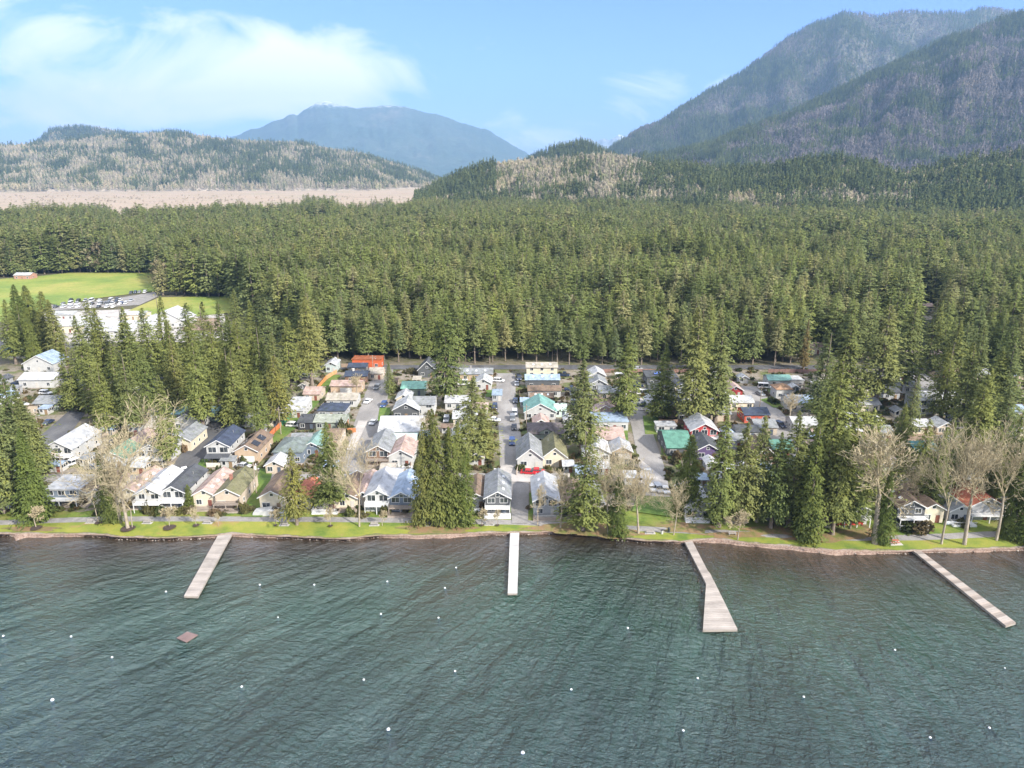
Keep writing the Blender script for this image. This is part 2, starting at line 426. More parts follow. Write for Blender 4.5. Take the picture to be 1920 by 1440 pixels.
xs = np.concatenate([-np.geomspace(12000, 230, 24), np.arange(-220, 221, 1.0), np.geomspace(230, 12000, 24)])
def columns(name, rows, mat, smooth=True):
    """rows: list of functions X->(Y, Z)"""
    V = []
    for fn in rows:
        Y, Z = fn(xs); V.append(np.stack([xs, np.broadcast_to(Y, xs.shape), np.broadcast_to(Z, xs.shape)], 1))
    V = np.concatenate(V); n = len(xs); m = len(rows)
    i = np.arange(n-1)[None]+np.arange(m-1)[:,None]*n; i = i.ravel()
    Fq = np.stack([i, i+1, i+1+n, i+n], 1)
    return link(name, np_mesh(name, V, Fq, mat, smooth))
gm, nt, b = nodes_of('ground_soil'); pos = geo_pos(nt)
sep = nt.nodes.new('ShaderNodeSeparateXYZ'); nt.links.new(pos, sep.inputs[0])
n1 = noise(nt, pos, .12, 6, .7); n2 = noise(nt, pos, 1.2, 5, .7)
yard = ramp(nt, n1, [(.34, (.09,.13,.035)), (.45, (.13,.14,.05)), (.51, (.2,.17,.12)), (.57, (.27,.24,.2)), (.64, (.2,.17,.13)), (.72, (.13,.15,.05))])
yard = mixc(nt, .6, yard, ramp(nt, n2, [(.3, (.6,.6,.6)), (.7, (1.25,1.2,1.15))]), 'MULTIPLY')
wood = ramp(nt, n2, [(.35, (.055,.055,.028)), (.65, (.12,.105,.055))])
n3 = noise(nt, mapv(nt, pos, (.3,1,1)), .012, 6, .7)
vall = ramp(nt, n3, [(.35, (.3,.225,.155)), (.48, (.4,.3,.21)), (.58, (.33,.265,.17)), (.7, (.24,.22,.12))])
edge = mth(nt, 'ADD', sep.outputs[1], mth(nt, 'MULTIPLY', n1, 10.0))
c = mixc(nt, ramp(nt, mth(nt, 'DIVIDE', edge, 3000.0), [(.1045, (0,0,0)), (.107, (1,1,1))]), yard, wood)
c = mixc(nt, ramp(nt, mth(nt, 'DIVIDE', edge, 3000.0), [(.33, (0,0,0)), (.37, (1,1,1))]), c, vall)
# beach and lake bed
bn = noise(nt, pos, 2.5, 6, .75)
beach = ramp(nt, bn, [(.35, (.13,.08,.06)), (.5, (.26,.18,.14)), (.62, (.36,.28,.23)), (.7, (.2,.1,.07))])
c = mixc(nt, ramp(nt, sep.outputs[2], [(.86, (1,1,1)), (.93, (0,0,0))]), c, beach)
nt.links.new(c, b.inputs['Base Color']); b.inputs['Roughness'].default_value = .95
bump(nt, b, bn, .6, .15)
g = columns('ground', [lambda X: (shoreY(X)-60, -6), lambda X: (shoreY(X)-8, -1.2), lambda X: (shoreY(X)+wob(X,.35), -.02), lambda X: ((shoreY(X)+lawnY(X))/2, .38+.1*np.sin(X*1.7)), lambda X: (lawnY(X)-.3+wob(X*1.3,.25), .86),
    lambda X: (lawnY(X)+.4, .965), lambda X: (lawnY(X)+4, GZ), lambda X: (300, GZ), lambda X: (1500, GZ), lambda X: (6000, GZ), lambda X: (16000, GZ)], gm)
tag(g, kind='structure')

# sheets laid on the ground
def sheet_mat(name, stops, scale, rough=.9, fine=3.0, vecscale=(1,1,1), bs=.3, patch=None):
    m, nt, b = nodes_of(name); p = geo_pos(nt)
    n1 = noise(nt, mapv(nt, p, vecscale), scale, 6, .65); c = ramp(nt, n1, stops)
    n2 = noise(nt, p, fine, 4, .7)
    c = mixc(nt, .7, c, ramp(nt, n2, [(.3, (.7,.7,.7)), (.7, (1.2,1.2,1.2))]), 'MULTIPLY')
    if patch:
        n3 = noise(nt, p, patch[0], 5, .7)
        c = mixc(nt, ramp(nt, n3, [(patch[1], (0,0,0)), (patch[1]+.1, (1,1,1))]), c, (*patch[2], 1))
    nt.links.new(c, b.inputs['Base Color']); b.inputs['Roughness'].default_value = rough
    bump(nt, b, n2, bs, .1); return m
LAWNM = sheet_mat('lawn_grass', [(.32, (.1,.165,.02)), (.47, (.2,.235,.03)), (.6, (.27,.27,.04)), (.75, (.33,.27,.07))], .16, fine=4, patch=(.09, .6, (.30,.19,.08)))
GREENM = sheet_mat('green_grass', [(.35, (.065,.125,.02)), (.5, (.11,.18,.025)), (.65, (.17,.19,.045))], .2)
FIELDM = sheet_mat('field_grass', [(.35, (.13,.21,.035)), (.5, (.22,.27,.045)), (.62, (.31,.3,.07))], .018, fine=.5)
PATHM = sheet_mat('path_asphalt', [(.3, (.19,.18,.165)), (.55, (.28,.265,.25)), (.7, (.34,.32,.3))], .4)
ROADM = sheet_mat('road_asphalt', [(.3, (.2,.19,.18)), (.5, (.265,.25,.235)), (.7, (.33,.315,.295))], .18, vecscale=(1,.35,1))
DARKM = sheet_mat('dark_asphalt', [(.3, (.06,.062,.066)), (.5, (.1,.1,.105)), (.7, (.15,.15,.15))], .18, vecscale=(1,.35,1))
CONCM = sheet_mat('concrete', [(.3, (.33,.31,.29)), (.5, (.44,.41,.38)), (.7, (.52,.49,.45))], .25)
MULCHM = sheet_mat('leaf_litter', [(.38, (.13,.15,.03)), (.5, (.22,.17,.07)), (.62, (.27,.16,.085)), (.72, (.17,.17,.05))], .45)
DIRTM = sheet_mat('bare_dirt', [(.3, (.2,.13,.09)), (.5, (.33,.24,.18)), (.7, (.26,.2,.13))], .3)
lay = [0]
def sheet(name, pts, mat, z=None, kind='structure'):
    if z is None: lay[0] += 1; z = GZ + .02 + .006*lay[0]
    m = MB(); m.poly([(p[0], p[1], z) for p in pts])
    o = m.build(name, mat)
    if o.data.polygons[0].normal.z < 0: o.data.flip_normals()
    return tag(o, kind=kind)
def psheet(name, pix, mat, **k): return sheet(name, [G(x, y) for x, y in pix], mat, **k)
cols = np.arange(-220, 221, 1.0)
def strip(name, fa, fb, mat, z, x0=-220, x1=220):
    X = np.arange(x0, x1+.5, 1.0); n = len(X)
    V = np.concatenate([np.stack([X, fa(X), np.full(n, z)], 1), np.stack([X, fb(X), np.full(n, z)], 1)])
    i = np.arange(n-1); return tag(link(name, np_mesh(name, V, np.stack([i, i+1, i+1+n, i+n], 1), mat)), kind='structure')
strip('lawn', lambda X: lawnY(X)+.35+wob(X,.4), lambda X: pathY(X)-.9+wob(X*1.2,.12), LAWNM, GZ+.012)
strip('path', lambda X: pathY(X)-1.35, lambda X: pathY(X)+1.35+.08*np.sin(X), PATHM, GZ+.02)
strip('back_lawn', lambda X: pathY(X)+1.2+wob(X,.12), lambda X: np.full(X.shape, G(0,958)[1])+wob(X*.7,.8)+np.clip((X-40)*.03,0,3)*0, sheet_mat('back_lawn_grass', [(.35, (.07,.13,.015)), (.5, (.15,.2,.025)), (.65, (.2,.2,.045))], .2, patch=(.08,.58,(.19,.13,.07))), GZ+.008)  # darker grass tones than the front lawn, with brown patches
# leaf litter on the lawn under the trees
for cx, cy, rx, ry in ((820,992,70,9),(1080,990,90,10),(1150,1000,60,9),(1540,1008,70,9),(1380,1003,60,6),(1290,990,50,10),(1620,1000,60,8),(60,992,50,5),(840,970,50,8),(1460,995,70,8)):
    psheet('leaf_litter', [(cx+rx*math.cos(a)*(1+.25*math.sin(a*5+cx)), cy+ry*math.sin(a)*(1+.2*math.cos(a*4+cx))) for a in np.linspace(0, 6.28, 26)[:-1]], MULCHM)

# streets (they run straight back from the lake)
def Yp(py): return G(960, py)[1]
def street(name, x, w, y0, y1, mat, x2=None):
    x2 = x if x2 is None else x2
    o = sheet(name, [(x-w/2, y0), (x+w/2, y0), (x2+w/2, y1), (x2-w/2, y1)], mat)
    return o
psheet('road', [(938,900),(984,900),(975,800),(967,745),(966,700),(930,700),(932,760),(936,820)], ROADM)
psheet('road', [(640,885),(700,885),(728,740),(738,690),(706,690),(684,740),(662,800)], ROADM)
psheet('road', [(1196,860),(1252,905),(1244,870),(1220,800),(1206,768),(1186,768),(1178,745),(1168,745),(1184,800)], ROADM)
psheet('parking_bay', [(1196,858),(1252,903),(1256,935),(1205,935)], CONCM)
psheet('road', [(300,905),(352,905),(452,765),(470,730),(430,730),(400,770)], DARKM)
psheet('road', [(1385,725),(1418,725),(1492,800),(1500,860),(1455,860),(1435,790)], ROADM)
psheet('road', [(1686,686),(1712,686),(1790,740),(1800,770),(1735,770),(1725,725)], ROADM)
psheet('road', [(-80,905),(40,850),(130,770),(160,775),(120,830),(60,905)], DARKM)
psheet('road', [(-40,640),(120,632),(200,640),(200,655),(100,652),(-40,664)], DARKM)
sheet('back_road', [(-110, Yp(693)), (290, Yp(693)), (290, Yp(685)), (-110, Yp(685))], DARKM)
psheet('parking_lot', [(80,585),(260,580),(420,588),(430,640),(90,645)], CONCM)
psheet('parking_lot', [(240,556),(290,548),(296,556),(262,572),(95,583),(96,572),(200,564)], PATHM)
psheet('lane', [(955,905),(992,905),(990,982),(960,982)], ROADM)
psheet('lane', [(860,905),(1060,905),(1060,888),(860,888)], PATHM)
psheet('lane', [(60,905),(650,905),(650,890),(60,890)], PATHM)
for q in ([(940,960),(958,960),(957,915),(948,915)], [(994,968),(1003,968),(1003,925),(992,925)], [(452,970),(492,970),(512,880),(488,880)],
          [(1180,872),(1176,790),(1160,790),(1165,880)], [(1240,850),(1278,885),(1270,815),(1236,815)], [(1210,815),(1245,815),(1236,780),(1205,780)], [(508,842),(560,800),(640,705),(625,703),(540,775),(505,830)],
          [(708,790),(730,790),(732,765),(712,765)], [(800,782),(812,782),(812,760),(800,760)], [(911,745),(924,745),(924,732),(911,732)], [(1205,755),(1232,755),(1232,742),(1205,742)],
          [(455,872),(475,872),(485,850),(465,850)], [(1700,690),(1750,690),(1752,678),(1702,678)], [(1425,750),(1450,765),(1470,765),(1450,745)], [(365,880),(385,880),(395,862),(378,862)], [(1185,960),(1290,975),(1290,935),(1195,930)]):
    psheet('grass_verge', q, GREENM)
for q in ([(650,845),(665,845),(690,790),(672,790)], [(1190,770),(1215,770),(1205,748),(1180,748)], [(925,905),(1000,905),(1005,885),(985,870),(940,875)]):
    psheet('driveway', q, CONCM)
psheet('grass_verge', [(-80,535),(66,530),(95,572),(60,600),(-80,610)], FIELDM)
psheet('dirt_yard', [(1700,835),(1775,835),(1765,790),(1705,790)], DIRTM)
psheet('dirt_yard', [(340,622),(420,622),(410,597),(350,597)], DIRTM)
psheet('playing_field', [(-60,528),(20,522),(66,519),(130,512),(290,512),(300,545),(180,560),(110,574),(84,566)], FIELDM)
psheet('sports_field', [(225,590),(300,558),(440,556),(450,585),(350,596)], FIELDM)
# stop lines
for q in ([(926,880),(938,880),(938,882),(926,882)], [(1206,880),(1220,880),(1221,884),(1207,884)]):
    psheet('road_marking', q, M((.7,.7,.68), .6, .1))
# drift-log and pebble edge along the beach
V=[];
def rocks():
    P=[];S=[]
    for X in np.arange(-135, 135, .3):
        y0, y1 = shoreY(X), lawnY(X)
        P.append((X+random.random(), y0+(y1-y0)*random.uniform(.1,1.05), 0)); S.append(random.uniform(.06,.2)*(1.6 if random.random()<.06 else 1))
    P = np.array(P); t = (P[:,1]-shoreY(P[:,0]))/np.maximum(.3, lawnY(P[:,0])-shoreY(P[:,0])); P[:,2] = .02+.8*np.clip(t,0,1)
    S = np.array(S)
    import bmesh
    pr = []
    for s in range(3):
        bm = bmesh.new(); bmesh.ops.create_icosphere(bm, subdivisions=1, radius=1)
        for v in bm.verts: v.co *= random.uniform(.7,1.1); v.co.z *= .6
        me = bpy.data.meshes.new('pebble'); bm.to_mesh(me); bm.free(); me.materials.append(M(((.24,.19,.16),(.16,.1,.08),(.36,.33,.3))[s], .85, .4, 8)); pr.append(me)
    scatter('beach_stones', P, rng.integers(0,3,len(P)), np.stack([S,S,S],1), pr, 'grey and rusty stones strewn along the lake edge', 'stones')
rocks()

# ------------------------------------------------------------------ water
wm, nt, b = nodes_of('lake_water'); L = nt.links; pos = geo_pos(nt)
sh = nt.nodes.new('ShaderNodeAttribute'); sh.attribute_name = 'shore'
sh_ = mth(nt, 'ADD', sh.outputs['Fac'], mth(nt, 'MULTIPLY', mth(nt, 'SUBTRACT', noise(nt, pos, .06, 4, .6), .5), 20.0))
body = ramp(nt, mth(nt, 'DIVIDE', sh_, 100.0), [(.0, (.045,.032,.02)), (.06, (.026,.025,.014)), (.14, (.016,.036,.015)), (.3, (.015,.06,.034)), (.55, (.023,.062,.048)), (.8, (.025,.056,.052)), (1., (.023,.05,.055))])
L.new(body, b.inputs['Base Color']); b.inputs['Roughness'].default_value = .10; b.inputs['IOR'].default_value = 1.8
L.new(ramp(nt, mth(nt, 'DIVIDE', sh.outputs['Fac'], 100.0), [(0, (1,1,1)), (.25, (1,1,1)), (.8, (.62,.62,.62))]), b.inputs['Specular IOR Level'])
wrp = noise(nt, pos, .012, 2, .5)
def waves(rot, sx, sy, sc, det, dist=.4):
    return noise(nt, mapv(nt, mapv(nt, pos, (1,1,1), (0,0,rot)), (sx, sy, 1)), sc, det, .6, dist)
ps = nt.nodes.new('ShaderNodeSeparateXYZ'); L.new(pos, ps.inputs[0])
qx = mth(nt, 'SUBTRACT', ps.outputs[0], 70.0); qy = mth(nt, 'SUBTRACT', ps.outputs[1], 240.0)
phi = mth(nt, 'ARCTAN2', qx, mth(nt, 'MULTIPLY', qy, -1.0)); rad = mth(nt, 'SQRT', mth(nt, 'ADD', mth(nt, 'MULTIPLY', qx, qx), mth(nt, 'MULTIPLY', qy, qy)))
fan = nt.nodes.new('ShaderNodeCombineXYZ'); L.new(mth(nt, 'MULTIPLY', phi, 150.0), fan.inputs[0]); L.new(mth(nt, 'MULTIPLY', rad, .34), fan.inputs[1])
f1 = noise(nt, fan.outputs[0], .26, 3, .5, .5); f2 = noise(nt, fan.outputs[0], .9, 4, .6, .8)
w1 = waves(R(12), .45, 1.0, .9, 4); w2 = waves(R(-15), .6, 1, 2.2, 3)
gust = noise(nt, fan.outputs[0], .045, 4, .6)
hh = mth(nt, 'ADD', mth(nt, 'ADD', mth(nt, 'MULTIPLY', w1, .8), mth(nt, 'MULTIPLY', w2, .4)), mth(nt, 'ADD', mth(nt, 'MULTIPLY', f1, 1.5), mth(nt, 'MULTIPLY', f2, .65)))
hh = mth(nt, 'MULTIPLY', hh, ramp(nt, gust, [(.35, (.45,.45,.45)), (.65, (1.5,1.5,1.5))]))
hh = mth(nt, 'MULTIPLY', hh, ramp(nt, mth(nt, 'DIVIDE', sh.outputs['Fac'], 100.0), [(0, (.2,.2,.2)), (.2, (.38,.38,.38)), (.55, (.95,.95,.95))]))
bump(nt, b, hh, 1.0, 2.7)
X = np.concatenate([[-12000,-2000,-500], np.arange(-220, 221, 2.0), [500,2000,12000]])
rows = [-3000,-500,0]+list(np.arange(20, 200, 3.0))
XX, YY = np.meshgrid(X, np.array(rows)); Vw = np.stack([XX.ravel(), YY.ravel(), np.zeros(XX.size)], 1)
n = len(X); i = (np.arange(n-1)[None]+np.arange(len(rows)-1)[:,None]*n).ravel()
me = np_mesh('water', Vw, np.stack([i,i+1,i+1+n,i+n],1), wm, True)
a = me.attributes.new('shore', 'FLOAT', 'POINT'); a.data.foreach_set('value', (shoreY(Vw[:,0])-Vw[:,1]).astype(np.float32))
tag(link('water', me), kind='structure')

# ------------------------------------------------------------------ hills
def vnoise(x, y, s, oct=4):
    return np.array([mnoise.fractal(Vector((a*s, b_*s, 3.1)), .9, 2.0, oct) for a, b_ in zip(x, y)])
def hill_mat(name, stops, sc=.004, snow=None, stretch=(1,1,1)):
    m, nt, b = nodes_of(name); p = geo_pos(nt)
    n1 = noise(nt, mapv(nt, p, stretch), sc, 8, .72); c = ramp(nt, n1, stops)
    n2 = noise(nt, p, sc*14, 4, .7); c = mixc(nt, .8, c, ramp(nt, n2, [(.3, (.55,.55,.55)), (.7, (1.35,1.35,1.35))]), 'MULTIPLY')
    if snow:
        sp = nt.nodes.new('ShaderNodeSeparateXYZ'); nt.links.new(p, sp.inputs[0])
        zz = mth(nt, 'ADD', sp.outputs[2], mth(nt, 'MULTIPLY', n2, snow[1]))
        zz = mth(nt, 'DIVIDE', zz, 2000.0)
        c = mixc(nt, ramp(nt, zz, [(snow[0]/2000, (0,0,0)), ((snow[0]+snow[1]*.5)/2000, (.85,.85,.85))]), c, (.75,.78,.82,1))
    nt.links.new(c, b.inputs['Base Color']); b.inputs['Roughness'].default_value = .95
    bump(nt, b, n2, .8, 12.0); return m
class Hill:
    def __init__(s, name, crest, yb, yc, mat, nu=160, nv=50, amp=.05, back=.5, ns=.0025, power=1.0, foot=0, seed=0, jag=1.2):
        s.jag = jag
        s.crest = crest; s.yb = yb; s.yc = yc; s.back = back; s.amp = amp; s.ns = ns; s.power = power; s.foot = foot; s.seed = seed
        U = np.linspace(crest[0][0], crest[-1][0], nu); Tt = np.linspace(0, 1+back, nv)
        UU, TT = np.meshgrid(U, Tt); P = s.pt(UU.ravel(), TT.ravel())
        i = (np.arange(nu-1)[None]+np.arange(nv-1)[:,None]*nu).ravel()
        s.ob = tag(link(name, np_mesh(name, P, np.stack([i,i+1,i+1+nu,i+nu],1), mat, True)), kind='structure')
    def pt(s, U, T):
        cy = np.interp(U, [c[0] for c in s.crest], [c[1] for c in s.crest])
        cy = cy + vnoise(U*1.0+s.seed*31, U*0, .045, 4)*s.jag
        yb = np.interp(U, [c[0] for c in s.yb], [c[1] for c in s.yb]); yc = np.interp(U, [c[0] for c in s.yc], [c[1] for c in s.yc])
        Y = yb+(yc-yb)*T; d1 = cT+(720-cy)/F*sT; d2 = -sT+(720-cy)/F*cT
        zc = CAMH + d2/d1*yc; zc = np.maximum(zc, 0)
        X = (U-960)/F/ (cT+.3*sT)*Y
        Tf = np.clip(T, 0, 1)**s.power
        Z = zc*Tf - np.clip(T-1, 0, 9)**1.2*zc*1.6
        nz = vnoise(X+s.seed*999, Y, s.ns, 5); rid = vnoise(U*1.2+T*60+s.seed*77, T*90-U*.25, .012, 4)
        env = np.sin(np.clip(T,0,1)*math.pi)*.9 + .12
        Z = Z + s.amp*zc*(nz*.8 + rid*.7)*env - 3*(T <= 0) 
        return np.stack([X, Y, Z + s.foot], 1)
PINK = [(.32, (.26,.25,.15)), (.45, (.38,.32,.25)), (.6, (.43,.36,.29)), (.7, (.26,.25,.15))]
DARK = [(.35, (.06,.07,.035)), (.55, (.09,.095,.05)), (.7, (.14,.12,.08))]
c1 = lambda v: [(0, v), (1, v)]
H_left = Hill('left_hill', [(-250,292),(0,280),(60,277),(100,272),(180,264),(240,259),(300,256),(360,258),(420,266),(480,271),(560,273),(620,284),(680,294),(720,306),(770,322),(830,345),(860,358)], [(-250,3000),(700,3300),(860,4200)], [(-250,4200),(860,4500)], hill_mat('bare_wood_floor', PINK), 220, 60, amp=.13, seed=1)
H_dark = Hill('dark_hill', [(40,290),(75,270),(110,243),(160,238),(220,246),(270,254),(300,250),(340,248),(370,256),(420,290)], [(0,5000),(420,5000)], [(0,5800),(420,5800)], hill_mat('dark_wood_floor', DARK), 80, 30, seed=2)
H_blue = Hill('blue_mountain', [(300,330),(400,275),(440,257),(480,242),(540,221),(555,212),(566,214),(600,194),(622,190),(650,199),(690,200),(740,196),(765,200),(790,208),(830,217),(870,229),(910,242),(940,258),(985,286),(1040,320)], c1(9500), c1(12500), hill_mat('far_mountain', [(.35,(.04,.075,.06)),(.6,(.07,.1,.08)),(.75,(.18,.17,.14))], .0012, snow=(1200,260)), 260, 80, amp=.07, ns=.0016, seed=3, jag=3.5)
H_peaks = Hill('snowy_peaks', [(1060,300),(1095,262),(1104,257),(1115,264),(1130,258),(1140,262),(1158,250),(1172,256),(1190,268),(1230,300)], c1(13600), c1(15000), hill_mat('snow_rock', [(.3,(.12,.15,.18)),(.55,(.3,.33,.36))], .002, snow=(900,500)), 60, 24, amp=.05, seed=4)
H_m2 = Hill('right_mountain', [(1100,322),(1149,277),(1196,243),(1232,233),(1285,194),(1330,166),(1368,143),(1405,110),(1441,82),(1493,48),(1545,28),(1575,27),(1607,31),(1665,24),(1710,27),(1753,26),(1790,19),(1830,22),(1900,30),(2050,60),(2300,120)], [(1100,3900),(2300,3400)], [(1100,4600),(1300,5200),(1900,6200)], hill_mat('far_wooded_slope', [(.35,(.065,.075,.05)),(.55,(.11,.105,.075)),(.7,(.17,.14,.11))], .0022, stretch=(1,1,.6)), 240, 90, amp=.13, ns=.0014, seed=5)
H_m1 = Hill('right_slope', [(1120,322),(1180,306),(1260,296),(1320,282),(1363,262),(1420,238),(1493,207),(1550,178),(1597,155),(1650,124),(1701,98),(1760,70),(1805,50),(1860,26),(1910,6),(2000,-30),(2300,-90)], [(1120,2300),(2300,1900)], [(1120,2700),(1500,3300),(2300,3900)], hill_mat('wooded_slope', [(.35,(.08,.07,.055)),(.55,(.14,.115,.095)),(.7,(.19,.155,.135))], .004), 260, 90, amp=.13, ns=.003, seed=6)
H_knoll = Hill('small_knoll', [(980,310),(1010,294),(1040,281),(1085,270),(1110,276),(1135,290),(1180,310)], c1(2300), c1(2700), hill_mat('dark_wood_floor2', DARK), 50, 20, seed=7)
H_mid = Hill('middle_ridge', [(775,384),(800,373),(830,357),(870,338),(920,324),(980,314),(1060,310),(1130,304),(1170,308),(1220,324),(1300,332),(1380,340),(1450,336),(1500,326),(1570,318),(1620,330),(1680,346),(1740,340),(1800,322),(1860,314),(1920,304),(2000,300),(2200,290)], [(775,1600),(1200,1250),(2200,900)], [(775,1900),(1200,1750),(1500,1450),(2200,1350)], hill_mat('mixed_wood_floor', [(.35,(.09,.08,.05)),(.5,(.2,.16,.12)),(.65,(.27,.21,.17))], .01), 220, 50, amp=.08, ns=.006, seed=8)

# far tree prototypes (single meshes)
def cone_tree(seed, mat, h=24, r=3.2, n=46, base=.05):
    return conifer(seed, h=h, r=r, base=base, levels=n//3, nb=4, nc=2, size=1.6, droop=.35, power=.8, irr=.22, mat=mat)
FARC = [cone_tree(s, HILLF, n=60) for s in (71,72,73)]
def far_bare(seed, mat, h=20, n=70):
    rr = np.random.default_rng(seed)
    az = rr.uniform(0,6.28,n); t = rr.uniform(0,1,n); rad = 4.6*np.sin(np.clip(t*.85+.15,0,1)*math.pi)**.7*rr.uniform(.2,1,n)
    C = np.stack([np.cos(az)*rad, np.sin(az)*rad, h*(.25+.72*t)], 1)
    D = np.stack([np.cos(az)*.5, np.sin(az)*.5, np.full(n, 1.2)], 1)+rr.normal(0,.3,(n,3))
    V, Fq = sprays(C, D, rr.uniform(.35,.7,n), rr.uniform(1.2,2.4,n), rr, .8); return np_mesh('bare', V, Fq, mat)
FARB = [far_bare(s, BAREF) for s in (81,82)]; FARV = [far_bare(s, BAREV) for s in (83,84)]
def hill_woods(name, H, n, rule, protos, label, u0=None, u1=None, t1=1.06, hs=(.7,1.15)):
    u = rng.uniform(u0 or H.crest[0][0], u1 or H.crest[-1][0], n); t = rng.uniform(0, 1, n)**.85*t1
    P = H.pt(u, t); P[:,2] -= .5
    keep, idx, sc = rule(u, t, P)
    s = rng.uniform(hs[0], hs[1], n)*sc
    scatter(name, P[keep], idx[keep], np.stack([s*rng.uniform(.8,1.2,n)]*2+[s*rng.uniform(.85,1.2,n)], 1)[keep], protos, label, 'woods')
def patch(P, s, off=0): return vnoise(P[:,0]+off, P[:,1]*1.0, s, 4)
def rule_mix(s, th, nb, off=0, bias=None):
    def f(u, t, P):
        p = patch(P, s, off) + rng.normal(0,.28,len(u)) + (bias(u, t) if bias else 0)
        con = p > th
        idx = np.where(con, rng.integers(0,3,len(u)), 3+rng.integers(0,nb,len(u)))
        return np.ones(len(u), bool), idx, np.where(con, 1.1, .85)
    return f
hill_woods('left_hill_woods', H_left, 34000, rule_mix(.007, .27, 2, 0, lambda u,t: np.where((t<.05), -.5, .0)+np.exp(-((u-400)/140)**2-((t-.7)/.3)**2)*.35+np.exp(-((u-600)/170)**2-((t-.35)/.25)**2)*.4), FARC+FARB, 'mixed bare and evergreen woods on the low left hill', hs=(1.0,1.75))
hill_woods('dark_hill_woods', H_dark, 9000, rule_mix(.004, -.4, 2), FARC+FARB, 'dark evergreen woods on the hill behind the left hill', hs=(.9,1.4))
hill_woods('knoll_woods', H_knoll, 4000, rule_mix(.004, -.6, 2), FARC+FARB, 'dark evergreen woods on the small knoll in the gap')
hill_woods('middle_ridge_woods', H_mid, 26000, rule_mix(.012, .12, 2, 50, lambda u,t: np.where(u<930, .45, 0)+np.where((u>930)&(u<1200)&(t>.35), -.5, 0)+np.where((u>1230)&(u<1640)&(t>.5), .45, 0)+np.where((u>1720)&(t<.8), .35, .05)), FARC+FARB, 'mixed evergreen and bare woods on the ridge beyond the forest', hs=(.9,1.45))
hill_woods('right_slope_woods', H_m1, 62000, rule_mix(.007, .2, 2, 9, lambda u,t: np.where(t>.86, .5, 0)+np.where(u<1450,.12,-.05)), FARC+FARV, 'grey bare trees and firs covering the steep right slope', u1=2100, hs=(.85,1.5))
hill_woods('right_mountain_woods', H_m2, 52000, rule_mix(.002, -.05, 2, 19), FARC+FARV, 'distant evergreen woods on the high right mountain', u1=1980, hs=(.8,1.5))
# valley floor scrub
n = 900; Y = rng.uniform(1060, 2600, n); px = rng.uniform(-60, 980, n); X = (px-960)/F/(cT+.3*sT)*Y
P = np.stack([X, Y, np.full(n, .3)], 1); s = rng.uniform(.2,.42,n)
scatter('valley_scrub', P, np.zeros(n), np.stack([s*2,s*2,s*.8], 1), [far_bare(86, foliage('pale_scrub', [(.34,.275,.21),(.42,.34,.26),(.36,.32,.2)], sc=.01), n=60)], 'pale brown leafless scrub on the valley flats beyond the forest', 'scrub')

# ------------------------------------------------------------------ houses
WH=(.47,.47,.455); CR=(.62,.55,.42); BG=(.5,.42,.33); GY=(.34,.35,.36); DG=(.09,.095,.1); BK=(.035,.035,.04); BR=(.2,.12,.08); RD=(.42,.05,.05); OR=(.52,.11,.035)
BL=(.15,.185,.23); GN=(.25,.29,.24); TN=(.48,.36,.25); MT=(.5,.62,.55)
rGY=(.25,.26,.27); rLG=(.42,.43,.44); rDK=(.075,.08,.09); rNV=(.045,.06,.10); rPK=(.44,.32,.28); rBR=(.2,.14,.1); rWH=(.47,.475,.48); rGN=(.1,.24,.18); rTE=(.17,.34,.29); rMO=(.18,.17,.09); rRD=(.5,.16,.09); rBL=(.3,.38,.48); rBG=(.4,.36,.3)
_win = {}
def win_mesh(w, h, fr):
    k = (round(w,1), round(h,1), fr)
    if k not in _win:
        w, h = k[:2]; m = MB(); t = .09
        m.box(-w/2-t, -.07, -h/2-t, -w/2, .03, h/2+t); m.box(w/2, -.07, -h/2-t, w/2+t, .03, h/2+t)
        m.box(-w/2, -.07, h/2, w/2, .03, h/2+t); m.box(-w/2, -.07, -h/2-t, w/2, .03, -h/2)
        if w > 1.1: m.box(-.03, -.06, -h/2, .03, .02, h/2)
        p = MB(); p.box(-w/2, -.035, -h/2, w/2, .0, h/2)
        _win[k] = (m.mesh('window', M(fr, .5, .08)), p.mesh('pane', glass_mat()))
    return _win[k]
def window(par, x, y, z, w, h, rz=0, fr=(.75,.75,.74)):
    a, b = win_mesh(w, h, fr); o = link('window', a, par); o.location = (x, y, z); o.rotation_euler[2] = rz
    link('pane', b, o); return o
def railing(m, x0, x1, y, z, h=.95, step=.3):
    m.box(x0, y-.03, z+h-.06, x1, y+.03, z+h); m.box(x0, y-.02, z+.08, x1, y+.02, z+.13)
    k = x0
    while k <= x1+.01: m.box(k-.02, y-.019, z, k+.02, y+.019, z+h-.06); k += step
def railing_y(m, x, y0, y1, z, h=.95, step=.3):
    m.box(x-.03, y0, z+h-.06, x+.03, y1, z+h)
    k = y0
    while k <= y1+.01: m.box(x-.019, k-.02, z, x+.019, k+.02, z+h-.06); k += step
houses = []
